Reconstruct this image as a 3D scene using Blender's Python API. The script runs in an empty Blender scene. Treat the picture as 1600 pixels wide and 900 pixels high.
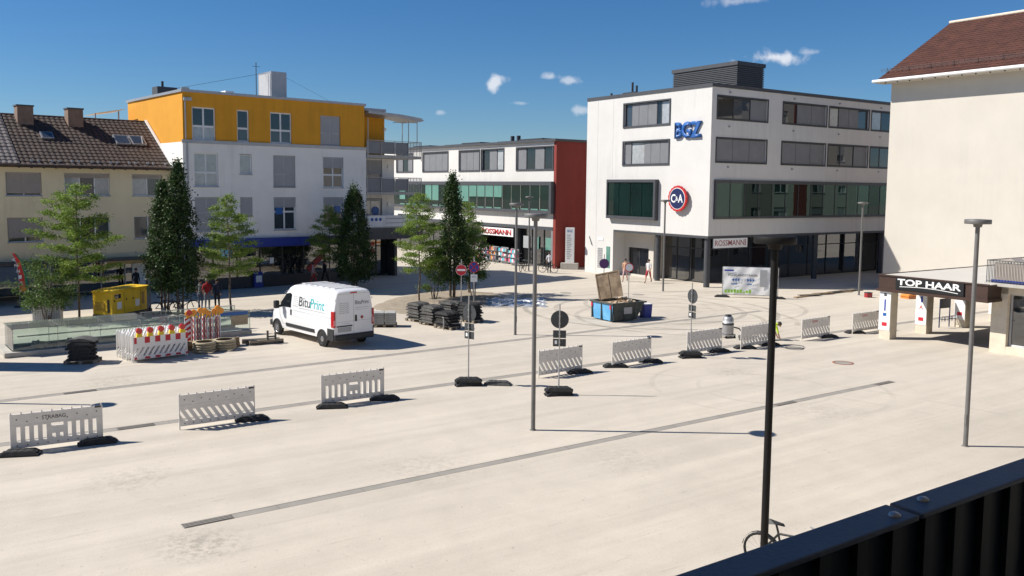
import bpy, bmesh, math, random
import numpy as np
from mathutils import Matrix, Vector
random.seed(7); np.random.seed(7)
scene = bpy.context.scene
COL = scene.collection
rad = math.radians

# ------------------------------------------------------------------ camera
CAM_H = 7.0; FPX = 1350.0
pitch = math.atan(116 / FPX); roll = rad(0.6)
fw = Vector((0, math.cos(pitch), -math.sin(pitch))); rt = Vector((1, 0, 0)); up = rt.cross(fw)
r2 = rt * math.cos(roll) + up * math.sin(roll); u2 = -rt * math.sin(roll) + up * math.cos(roll)
cd = bpy.data.cameras.new('camera'); cam = bpy.data.objects.new('camera', cd); COL.objects.link(cam)
cam.matrix_world = Matrix(((r2.x, u2.x, -fw.x, 0), (r2.y, u2.y, -fw.y, 0), (r2.z, u2.z, -fw.z, CAM_H), (0, 0, 0, 1)))
cd.sensor_width = 36; cd.lens = FPX / 1600 * 36; cd.shift_y = -41 / 1600
cd.clip_start = 0.05; cd.clip_end = 3000
scene.camera = cam

# ------------------------------------------------------------------ light
SUN_EL = 43.2
sd = bpy.data.lights.new('sun', 'SUN'); sun = bpy.data.objects.new('sun', sd); COL.objects.link(sun)
sd.energy = 5.0; sd.angle = rad(0.5); sd.color = (1.0, 0.95, 0.87)
sdir = Vector((math.cos(rad(SUN_EL)), -0.015, -math.sin(rad(SUN_EL))))
sun.rotation_euler = sdir.to_track_quat('-Z', 'Y').to_euler(); sun.location = (-40, 0, 60)
w = bpy.data.worlds.new('World'); scene.world = w; w.use_nodes = True
wn = w.node_tree.nodes; wl = w.node_tree.links; wn.clear()
sky = wn.new('ShaderNodeTexSky'); sky.sky_type = 'NISHITA'; sky.sun_disc = False
sky.sun_elevation = rad(SUN_EL); sky.sun_rotation = rad(270); sky.air_density = 1.0; sky.dust_density = 0.0; sky.ozone_density = 10.0
bg = wn.new('ShaderNodeBackground'); bg.inputs[1].default_value = 0.066
wo = wn.new('ShaderNodeOutputWorld')
def pix_dir(px, py):
    return (fw * FPX + r2 * (px - 800) + u2 * (409 - py)).normalized()
tc = wn.new('ShaderNodeTexCoord')
nz = wn.new('ShaderNodeTexNoise'); nz.inputs['Scale'].default_value = 55; nz.inputs['Detail'].default_value = 6
wl.new(tc.outputs['Generated'], nz.inputs['Vector'])
def wmath(op, a, b=None, c=None):
    n = wn.new('ShaderNodeMath'); n.operation = op
    for i, s in enumerate((a, b, c)):
        if s is None: continue
        if isinstance(s, (int, float)): n.inputs[i].default_value = s
        else: wl.new(s, n.inputs[i])
    return n.outputs[0]
def wdot(vec):
    n = wn.new('ShaderNodeVectorMath'); n.operation = 'DOT_PRODUCT'
    wl.new(tc.outputs['Generated'], n.inputs[0]); n.inputs[1].default_value = vec
    return n.outputs['Value']
clouds = [(pix_dir(772, 131), 17, 9, .68), (pix_dir(893, 126), 18, 6, .45), (pix_dir(860, 120), 15, 5, .45), (pix_dir(905, 173), 12, 6, .4),
          (pix_dir(1208, 90), 46, 9, .75), (pix_dir(815, 161), 16, 3, .3), (pix_dir(686, 175), 9, 4, .3), (pix_dir(1150, 2), 30, 6, .35),
          (pix_dir(1262, 82), 20, 4, .3)]
for k in range(10):
    a = rad(40 + k * 28); e = rad(random.uniform(12, 35))
    clouds.append((Vector((math.sin(a) * math.cos(e), math.cos(a) * math.cos(e), math.sin(e))), random.uniform(15, 45), random.uniform(5, 10), .6))
total = None
for d, sx, sy, op in clouds:
    e1 = d.cross(Vector((0, 0, 1))).normalized(); e2 = e1.cross(d).normalized()
    a = wmath('DIVIDE', wdot(e1), sx / FPX); b = wmath('DIVIDE', wdot(e2), sy / FPX)
    r = wmath('SQRT', wmath('ADD', wmath('MULTIPLY', a, a), wmath('MULTIPLY', b, b)))
    r = wmath('ADD', r, wmath('MULTIPLY_ADD', nz.outputs['Fac'], 4.4, -2.1))
    mr = wn.new('ShaderNodeMapRange'); mr.interpolation_type = 'SMOOTHSTEP'
    mr.inputs[1].default_value = 1.5; mr.inputs[2].default_value = 0.1; mr.inputs[3].default_value = 0; mr.inputs[4].default_value = op
    wl.new(r, mr.inputs[0])
    front = wmath('GREATER_THAN', wdot(d), 0.9)
    f = wmath('MULTIPLY', mr.outputs[0], front)
    total = f if total is None else wmath('MAXIMUM', total, f)
mix = wn.new('ShaderNodeMix'); mix.data_type = 'RGBA'
hs = wn.new('ShaderNodeHueSaturation'); hs.inputs['Saturation'].default_value = 1.12; wl.new(sky.outputs[0], hs.inputs['Color'])
wl.new(total, mix.inputs['Factor']); wl.new(hs.outputs[0], mix.inputs['A']); mix.inputs['B'].default_value = (11, 11, 11.3, 1)
wl.new(mix.outputs['Result'], bg.inputs[0]); wl.new(bg.outputs[0], wo.inputs[0])
vs = scene.view_settings; vs.view_transform = 'Standard'; vs.look = 'None'; vs.gamma = 1; vs.use_curve_mapping = False
vs.exposure = 0.45

# ------------------------------------------------------------------ materials
MATS = {}
def mat(name, col, rough=.8, metal=0, var=.12, scale=3.0, bump=0.0, bscale=30, col2=None, spec=None, coat=0, streak=0.0):
    """procedural surface: two-scale noise breaks the colour and the gloss, optional bump"""
    m = bpy.data.materials.new(name); m.use_nodes = True; n = m.node_tree.nodes; l = m.node_tree.links
    b = n['Principled BSDF']; b.inputs['Roughness'].default_value = rough; b.inputs['Metallic'].default_value = metal
    if spec is not None: b.inputs['Specular IOR Level'].default_value = spec
    if coat: b.inputs['Coat Weight'].default_value = coat; b.inputs['Coat Roughness'].default_value = .06
    c = n.new('ShaderNodeTexCoord')
    t = n.new('ShaderNodeTexNoise'); t.inputs['Scale'].default_value = scale; t.inputs['Detail'].default_value = 7; t.inputs['Roughness'].default_value = .62
    l.new(c.outputs['Object'], t.inputs['Vector'])
    r = n.new('ShaderNodeValToRGB'); r.color_ramp.elements[0].position = .3; r.color_ramp.elements[1].position = .72
    c2 = col2 if col2 else tuple(min(1, x * (1 + var)) for x in col); c1 = col if col2 else tuple(x * (1 - var) for x in col)
    r.color_ramp.elements[0].color = (*c1, 1); r.color_ramp.elements[1].color = (*c2, 1)
    l.new(t.outputs['Fac'], r.inputs['Fac'])
    if streak:      # rain runs and blotches: noise stretched down the wall
        mp = n.new('ShaderNodeMapping'); mp.inputs['Scale'].default_value = (2.6, 2.6, .16); l.new(c.outputs['Object'], mp.inputs['Vector'])
        ts = n.new('ShaderNodeTexNoise'); ts.inputs['Scale'].default_value = 1.0; ts.inputs['Detail'].default_value = 6; ts.inputs['Roughness'].default_value = .7; l.new(mp.outputs[0], ts.inputs['Vector'])
        tb = n.new('ShaderNodeTexNoise'); tb.inputs['Scale'].default_value = .22; tb.inputs['Detail'].default_value = 5; l.new(c.outputs['Object'], tb.inputs['Vector'])
        ad = n.new('ShaderNodeMath'); ad.operation = 'MULTIPLY'; l.new(ts.outputs['Fac'], ad.inputs[0]); l.new(tb.outputs['Fac'], ad.inputs[1])
        mr = n.new('ShaderNodeMapRange'); mr.inputs[1].default_value = .26; mr.inputs[2].default_value = .40; mr.inputs[3].default_value = 1.0; mr.inputs[4].default_value = 1 - streak; l.new(ad.outputs[0], mr.inputs[0])
        sc = n.new('ShaderNodeVectorMath'); sc.operation = 'SCALE'; l.new(r.outputs['Color'], sc.inputs[0]); l.new(mr.outputs[0], sc.inputs['Scale']); l.new(sc.outputs[0], b.inputs['Base Color'])
    else: l.new(r.outputs['Color'], b.inputs['Base Color'])
    if bump:
        t2 = n.new('ShaderNodeTexNoise'); t2.inputs['Scale'].default_value = bscale; t2.inputs['Detail'].default_value = 4
        l.new(c.outputs['Object'], t2.inputs['Vector'])
        bp = n.new('ShaderNodeBump'); bp.inputs['Strength'].default_value = bump; bp.inputs['Distance'].default_value = .02
        l.new(t2.outputs['Fac'], bp.inputs['Height']); l.new(bp.outputs['Normal'], b.inputs['Normal'])
    MATS[name] = m; return m

def glass_mat(name, tint, opacity, ior=1.9, rough=0.01, dcol=None, gcol=(1, 1, 1)):
    """thin pane: tinted see-through mixed with a Fresnel mirror"""
    m = bpy.data.materials.new(name); m.use_nodes = True; n = m.node_tree.nodes; l = m.node_tree.links; n.clear()
    o = n.new('ShaderNodeOutputMaterial'); tr = n.new('ShaderNodeBsdfTransparent'); tr.inputs[0].default_value = (*tint, 1)
    df = n.new('ShaderNodeBsdfDiffuse'); df.inputs[0].default_value = (*dcol, 1) if dcol else (tint[0] * .25, tint[1] * .25, tint[2] * .25, 1)
    m1 = n.new('ShaderNodeMixShader'); m1.inputs[0].default_value = opacity; l.new(tr.outputs[0], m1.inputs[1]); l.new(df.outputs[0], m1.inputs[2])
    gl = n.new('ShaderNodeBsdfGlossy'); gl.inputs['Roughness'].default_value = rough; gl.inputs['Color'].default_value = (*gcol, 1)
    c = n.new('ShaderNodeTexCoord'); t = n.new('ShaderNodeTexNoise'); t.inputs['Scale'].default_value = .9; l.new(c.outputs['Object'], t.inputs['Vector'])
    bp = n.new('ShaderNodeBump'); bp.inputs['Strength'].default_value = .05; bp.inputs['Distance'].default_value = .05
    l.new(t.outputs['Fac'], bp.inputs['Height']); l.new(bp.outputs['Normal'], gl.inputs['Normal'])
    fr = n.new('ShaderNodeFresnel'); fr.inputs['IOR'].default_value = ior
    m2 = n.new('ShaderNodeMixShader'); l.new(fr.outputs[0], m2.inputs[0]); l.new(m1.outputs[0], m2.inputs[1]); l.new(gl.outputs[0], m2.inputs[2])
    l.new(m2.outputs[0], o.inputs[0]); MATS[name] = m; return m

mat('plaster_cream', (.74, .63, .42), .9, var=.06, scale=.7, bump=.15, bscale=60, streak=0.14)
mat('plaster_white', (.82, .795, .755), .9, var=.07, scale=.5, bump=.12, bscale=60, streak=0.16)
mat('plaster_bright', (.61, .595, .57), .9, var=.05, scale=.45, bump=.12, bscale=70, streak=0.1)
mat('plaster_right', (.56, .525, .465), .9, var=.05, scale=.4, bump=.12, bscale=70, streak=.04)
mat('plaster_yellow', (.68, .305, .020), .9, var=.06, scale=.6, bump=.12, bscale=60, streak=0.1)
mat('plaster_red', (.23, .035, .025), .85, var=.08, scale=.6, bump=.1, bscale=50, streak=0.15)
mat('anthracite', (.055, .058, .065), .55, var=.15, scale=4)
mat('dark_frame', (.035, .037, .042), .5, var=.15, scale=4)
mat('lamp_grey', (.16, .155, .15), .5, .2, var=.1, scale=5)
mat('lamp_shade_dark', (.010, .009, .0085), .65, 0, spec=.2, var=.15, scale=5)  # lamp grey darkened to look shaded, for the nearest lamp only
mat('white_frame', (.72, .72, .72), .5, var=.05)
mat('shutter_grey', (.42, .42, .43), .65, var=.06, scale=2)
mat('shutter_beige', (.40, .35, .31), .7, var=.06, scale=2)
mat('shutter_metal', (.20, .204, .216), .6, 0.0, var=.08, scale=1.2)
mat('zinc', (.38, .38, .39), .45, .5, var=.1)
mat('concrete', (.42, .40, .36), .9, var=.15, scale=2, bump=.2)
mat('stone_clad', (.62, .55, .44), .85, var=.12, scale=2.5, bump=.15)
mat('tile_brown', (.036, .023, .018), .78, col2=(.078, .050, .038), scale=1.6, bump=.2, bscale=20)
mat('tile_pale', (.12, .10, .09), .5, col2=(.22, .19, .175), scale=1.6, bump=.2, bscale=20)
mat('tile_red', (.060, .021, .014), .8, col2=(.125, .047, .030), scale=1.3, bump=.2, bscale=20)
mat('chimney', (.22, .15, .11), .9, var=.2, scale=4, bump=.3)
mat('flat_roof', (.22, .22, .22), .9, var=.15)
mat('glass_dark', (.012, .014, .018), .03, var=.3, scale=.6, spec=.9)
mat('glass_mid', (.045, .055, .07), .04, var=.3, scale=.6, spec=.9)
mat('glass_curtain', (.36, .37, .38), .12, var=.18, scale=3.5, spec=.8, coat=.6)
mat('glass_green', (.0025, .015, .0125), .02, var=.4, scale=.5, spec=.35)
mat('blind_green', (.08, .23, .19), .12, var=.15, scale=1.5, spec=.8, coat=.6)
glass_mat('shop_glass', (.30, .32, .33), .25, 2.3)
glass_mat('band_glass', (.16, .34, .30), .5, 1.85, .005, (.006, .024, .022), (.52, .74, .70))
glass_mat('band_dark', (.10, .20, .19), .5, 1.6, .005, (.005, .014, .013), (.5, .68, .66))
glass_mat('pale_glass', (.90, .955, .935), .06, 1.5, .01, (.5, .6, .57))
glass_mat('dusty_glass', (.88, .94, .92), .24, 1.5, .05, (.50, .54, .52))
mat('own_wall', (.42, .385, .33), .9, var=.06, scale=.4)
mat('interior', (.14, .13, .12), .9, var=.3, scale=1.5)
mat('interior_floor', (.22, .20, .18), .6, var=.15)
mat('blue_sign', (.012, .035, .28), .5, var=.08)
mat('sign_white', (.80, .80, .79), .5, var=.04)
mat('sign_black', (.012, .012, .013), .4, var=.1)
mat('brown_fascia', (.050, .025, .017), .5, var=.12, scale=3)
mat('red', (.50, .015, .018), .5, var=.1)
mat('red_dark', (.30, .02, .025), .5, var=.1)
mat('blue_letter', (.02, .11, .36), .45, var=.06)
mat('navy', (.012, .02, .085), .45, var=.06)
mat('teal', (.02, .42, .45), .5, var=.05)
mat('letter_grey', (.06, .065, .07), .5, var=.05)
mat('print_grey', (.36, .37, .38), .5, var=.05)
mat('green_print', (.28, .55, .06), .6, var=.3, scale=3)
mat('plastic_white', (.70, .675, .63), .55, var=.10, scale=3.5, streak=.15)
mat('barrier_white', (.78, .76, .73), .5, var=.06, scale=3)
mat('rubber', (.026, .026, .026), .85, var=.4, scale=9, bump=.5, bscale=40)
mat('rubber_dusty', (.035, .035, .034), .9, col2=(.13, .125, .115), scale=7, bump=.5, bscale=40)
mat('steel', (.42, .42, .42), .4, .7, var=.12)
mat('sign_back', (.055, .06, .062), .6, .2, var=.15, scale=5)
mat('van_white', (.78, .78, .78), .32, var=.03, scale=1.2, coat=.5)
mat('van_black', (.022, .023, .025), .6, var=.2)
mat('tyre', (.018, .018, .018), .9, var=.25, scale=9)
mat('rim', (.35, .35, .36), .35, .7, var=.15, scale=9)
mat('tail_red', (.42, .008, .012), .15, var=.1, coat=.5)
mat('tail_pink', (.62, .30, .30), .2, var=.1)
mat('gen_yellow', (.78, .50, .02), .45, var=.12, scale=2.5)
mat('skip_blue', (.07, .30, .56), .6, col2=(.16, .42, .66), scale=2.2)
mat('skip_shade_dark', (.025, .042, .045), .75, col2=(.10, .10, .085), scale=3.0, bump=.2)  # dark copy for the blue skip's shaded sides, also rim and ribs
mat('skip_rust', (.13, .088, .055), .85, col2=(.36, .27, .175), scale=2.6, bump=.3)
mat('wood', (.27, .19, .11), .85, var=.3, scale=4, bump=.2)
mat('wood_grey', (.24, .205, .16), .9, var=.3, scale=5, bump=.2)
mat('cable_tan', (.36, .30, .20), .8, var=.25, scale=8, bump=.3)
mat('debris', (.50, .38, .26), .9, var=.3, scale=6, bump=.5)
mat('orange_lamp', (.86, .30, .006), .3, var=.1, coat=.4)
mat('yellow_box', (.78, .55, .02), .45, var=.1)
mat('red_lens', (.55, .01, .008), .2, var=.1, coat=.5)
mat('bark', (.10, .075, .055), .9, col2=(.19, .15, .11), scale=9, bump=.5)
mat('soil', (.23, .19, .14), .95, col2=(.36, .30, .23), scale=2.4, bump=.6, bscale=18)
mat('foil', (.62, .64, .66), .28, .55, var=.12, scale=5)
mat('paving_grey', (.34, .345, .33), .85, var=.2, scale=6, bump=.3)
mat('skin', (.48, .27, .18), .6, var=.06)
mat('hair_dark', (.025, .018, .014), .7, var=.2)
mat('hair_grey', (.32, .30, .28), .7, var=.2)
mat('cloth_white', (.66, .65, .66), .85, var=.06); mat('cloth_red', (.42, .02, .03), .85, var=.1)
mat('cloth_navy', (.02, .028, .06), .85, var=.15); mat('cloth_black', (.014, .014, .017), .85, var=.2)
mat('cloth_grey', (.17, .19, .22), .85, var=.12); mat('cloth_pink', (.55, .36, .36), .85, var=.15)
mat('cloth_jeans', (.05, .075, .14), .85, var=.15); mat('cloth_orange', (.62, .38, .24), .85, var=.1); mat('cloth_hivis', (.62, .80, .04), .7, var=.06)
mat('rail_paint', (.11, .125, .15), .5, .2, var=.12, scale=6, bump=.08, bscale=90)
mat('rail_panel', (.016, .019, .021), .6, var=.2, scale=5)
mat('rail_bar', (.026, .031, .032), .6, var=.2, scale=5)
mat('purple', (.11, .035, .16), .5, var=.1); mat('sign_blue', (.03, .06, .33), .5, var=.1); mat('sign_red', (.52, .02, .035), .5, var=.08)
mat('flag_red', (.62, .03, .03), .7, var=.06); mat('flag_green', (.01, .17, .09), .7, var=.06); mat('flag_orange', (.72, .25, .04), .7, var=.1)
mat('cyan_item', (.05, .48, .58), .6, var=.1); mat('pink_item', (.62, .16, .24), .6, var=.15)
mat('awning_grey', (.19, .18, .17), .85, var=.1); mat('awning_ochre', (.40, .25, .09), .85, var=.1)
mat('blue_sheet', (.02, .06, .16), .5, var=.2)
M = MATS
def leaf_mat(name, c1, c2, tr=.35):
    m = bpy.data.materials.new(name); m.use_nodes = True; n = m.node_tree.nodes; l = m.node_tree.links; n.clear()
    o = n.new('ShaderNodeOutputMaterial'); g = n.new('ShaderNodeNewGeometry'); r = n.new('ShaderNodeValToRGB')
    c = n.new('ShaderNodeTexCoord'); t = n.new('ShaderNodeTexNoise'); t.inputs['Scale'].default_value = 1.7; t.inputs['Detail'].default_value = 3; l.new(c.outputs['Object'], t.inputs['Vector'])
    a = n.new('ShaderNodeMath'); a.operation = 'MULTIPLY_ADD'; l.new(t.outputs['Fac'], a.inputs[0]); a.inputs[1].default_value = 1.7; a.inputs[2].default_value = -.62
    b = n.new('ShaderNodeMath'); b.operation = 'MULTIPLY_ADD'; l.new(g.outputs['Random Per Island'], b.inputs[0]); b.inputs[1].default_value = .55; l.new(a.outputs[0], b.inputs[2])
    r.color_ramp.elements[0].color = (*c1, 1); r.color_ramp.elements[1].color = (*c2, 1); l.new(b.outputs[0], r.inputs[0])
    d = n.new('ShaderNodeBsdfPrincipled'); d.inputs['Roughness'].default_value = .55; d.inputs['Specular IOR Level'].default_value = .3; l.new(r.outputs[0], d.inputs['Base Color'])
    t2 = n.new('ShaderNodeBsdfTranslucent'); l.new(r.outputs[0], t2.inputs[0])
    x = n.new('ShaderNodeMixShader'); x.inputs[0].default_value = tr
    l.new(d.outputs[0], x.inputs[1]); l.new(t2.outputs[0], x.inputs[2]); l.new(x.outputs[0], o.inputs[0]); MATS[name] = m
leaf_mat('leaf_hornbeam', (.018, .042, .012), (.075, .125, .035), .22)
leaf_mat('leaf_locust', (.11, .19, .028), (.27, .36, .075), .45)
leaf_mat('leaf_shrub', (.05, .10, .022), (.12, .19, .045), .35)

# ------------------------------------------------------------------ mesh helpers
class MB:
    def __init__(s): s.v = []; s.f = []; s.m = []; s.sm = []; s.T = Matrix.Identity(4)
    def add(s, vs, fs, mi=0, smooth=False):
        o = len(s.v); T = s.T
        s.v.extend([tuple(T @ Vector(p)) for p in vs])
        for f in fs: s.f.append(tuple(o + i for i in f)); s.m.append(mi); s.sm.append(smooth)
        return s
    def box(s, x0, x1, y0, y1, z0, z1, mi=0):
        return s.add([(x0, y0, z0), (x1, y0, z0), (x1, y1, z0), (x0, y1, z0), (x0, y0, z1), (x1, y0, z1), (x1, y1, z1), (x0, y1, z1)],
                     [(0, 3, 2, 1), (4, 5, 6, 7), (0, 1, 5, 4), (1, 2, 6, 5), (2, 3, 7, 6), (3, 0, 4, 7)], mi)
    def taper(s, x0, x1, y0, y1, z0, z1, ix, iy, mi=0):
        return s.add([(x0, y0, z0), (x1, y0, z0), (x1, y1, z0), (x0, y1, z0), (x0 + ix, y0 + iy, z1), (x1 - ix, y0 + iy, z1), (x1 - ix, y1 - iy, z1), (x0 + ix, y1 - iy, z1)],
                     [(0, 3, 2, 1), (4, 5, 6, 7), (0, 1, 5, 4), (1, 2, 6, 5), (2, 3, 7, 6), (3, 0, 4, 7)], mi)
    def cyl(s, p0, p1, r0, r1=None, n=10, mi=0, cap=True, smooth=True):
        p0 = Vector(p0); p1 = Vector(p1); r1 = r0 if r1 is None else r1; d = (p1 - p0).normalized()
        a = d.orthogonal().normalized(); b = d.cross(a); vs = []
        for p, r in ((p0, r0), (p1, r1)):
            for k in range(n):
                t = 2 * math.pi * k / n; vs.append(p + a * (r * math.cos(t)) + b * (r * math.sin(t)))
        s.add(vs, [(k, (k + 1) % n, n + (k + 1) % n, n + k) for k in range(n)], mi, smooth)
        if cap: s.add(vs, [tuple(range(n - 1, -1, -1)), tuple(range(n, 2 * n))], mi)
        return s
    def tube(s, pts, r, n=6, mi=0):
        for a, b in zip(pts[:-1], pts[1:]): s.cyl(a, b, r, n=n, mi=mi)
        return s
    def prism(s, poly, t0, t1, axis='y', mi=0):
        """poly: list of 2D points; extruded along axis"""
        n = len(poly)
        P = {'y': lambda a, b, t: (a, t, b), 'x': lambda a, b, t: (t, a, b), 'z': lambda a, b, t: (a, b, t)}[axis]
        vs = [P(a, b, t0) for a, b in poly] + [P(a, b, t1) for a, b in poly]
        return s.add(vs, [tuple(range(n)), tuple(range(2 * n - 1, n - 1, -1))] + [(k, (k + 1) % n, n + (k + 1) % n, n + k) for k in range(n)], mi)
    def lathe(s, prof, n=16, mi=0, smooth=True, c=(0, 0, 0)):
        vs = []
        for r, z in prof:
            for k in range(n):
                t = 2 * math.pi * k / n; vs.append((c[0] + r * math.cos(t), c[1] + r * math.sin(t), c[2] + z))
        fs = []
        for j in range(len(prof) - 1):
            for k in range(n): fs.append((j * n + k, j * n + (k + 1) % n, (j + 1) * n + (k + 1) % n, (j + 1) * n + k))
        return s.add(vs, fs, mi, smooth)
    def mesh(s, name, mats):
        me = bpy.data.meshes.new(name); me.from_pydata(s.v, [], s.f)
        for m in (mats if isinstance(mats, (list, tuple)) else [mats]): me.materials.append(M[m] if isinstance(m, str) else m)
        me.polygons.foreach_set('material_index', s.m); me.polygons.foreach_set('use_smooth', s.sm)
        bm = bmesh.new(); bm.from_mesh(me); bmesh.ops.recalc_face_normals(bm, faces=bm.faces); bm.to_mesh(me); bm.free()
        me.update(); return me
    def build(s, name, mats, parent=None, bevel=0, loc=None, rotz=None):
        return link(name, s.mesh(name, mats), parent, bevel, loc, rotz)
def link(name, me, parent=None, bevel=0, loc=None, rotz=None):
    o = bpy.data.objects.new(name, me); COL.objects.link(o)
    if parent: o.parent = parent
    if loc is not None: o.location = loc
    if rotz is not None: o.rotation_euler.z = rotz
    if bevel:
        b = o.modifiers.new('bevel', 'BEVEL'); b.width = bevel; b.segments = 2; b.limit_method = 'ANGLE'; b.angle_limit = rad(40)
    return o
def tag(o, label, cat, group=None):
    o['label'] = label; o['category'] = cat
    if group: o['group'] = group
    return o
def thing(name, label, cat, loc=(0, 0, 0), rotz=0, group=None):
    o = bpy.data.objects.new(name, None); COL.objects.link(o); o.empty_display_size = .3
    o.location = loc; o.rotation_euler = (0, 0, rotz); return tag(o, label, cat, group)
def struct(o): o['kind'] = 'structure'; return o
def stuff(o): o['kind'] = 'stuff'; return o
def dup(root, loc, rotz, label=None, group=None):
    r = root.copy(); COL.objects.link(r); r.location = loc; r.rotation_euler = (0, 0, rotz)
    if label: r['label'] = label
    if group: r['group'] = group
    for ch in list(root.children):
        c = ch.copy(); COL.objects.link(c); c.parent = r
        for g in ch.children:
            d = g.copy(); COL.objects.link(d); d.parent = c
    return r
def azi(a): return rad(90 - a)           # rotation of a frame whose x axis runs along compass bearing a (0 = +Y, clockwise)
def bear(a): return Vector((math.sin(rad(a)), math.cos(rad(a)), 0))
def lettering(body, mt, parent, origin, right, upv, height, width=None, extrude=.01, bold=0, name='lettering', shear=0):
    cu = bpy.data.curves.new('t', 'FONT'); cu.body = body; cu.size = 1; cu.extrude = 0; cu.offset = bold; cu.shear = shear; cu.resolution_u = 3
    o = bpy.data.objects.new('t', cu); COL.objects.link(o); bpy.context.view_layer.update()
    me = bpy.data.meshes.new_from_object(o.evaluated_get(bpy.context.evaluated_depsgraph_get())); bpy.data.objects.remove(o); bpy.data.curves.remove(cu)
    co = [v.co.copy() for v in me.vertices]
    x0 = min(c.x for c in co); x1 = max(c.x for c in co); y0 = min(c.y for c in co); y1 = max(c.y for c in co)
    sy = height / (y1 - y0); sx = (width / (x1 - x0)) if width else sy
    rv = Vector(right).normalized(); uv = Vector(upv).normalized(); nv = rv.cross(uv)
    for v in me.vertices: v.co = Vector(origin) + rv * ((v.co.x - x0) * sx) + uv * ((v.co.y - y0) * sy) + nv * extrude
    if extrude > .015:      # solid letters: sweep the faces back to the wall
        bm = bmesh.new(); bm.from_mesh(me); r = bmesh.ops.extrude_face_region(bm, geom=bm.faces[:])
        for v in r['geom']:
            if isinstance(v, bmesh.types.BMVert): v.co -= nv * (extrude - .004)
        bmesh.ops.recalc_face_normals(bm, faces=bm.faces); bm.to_mesh(me); bm.free()
    me.materials.clear(); me.materials.append(M[mt]); me.name = name
    return link(name, me, parent)

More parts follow.
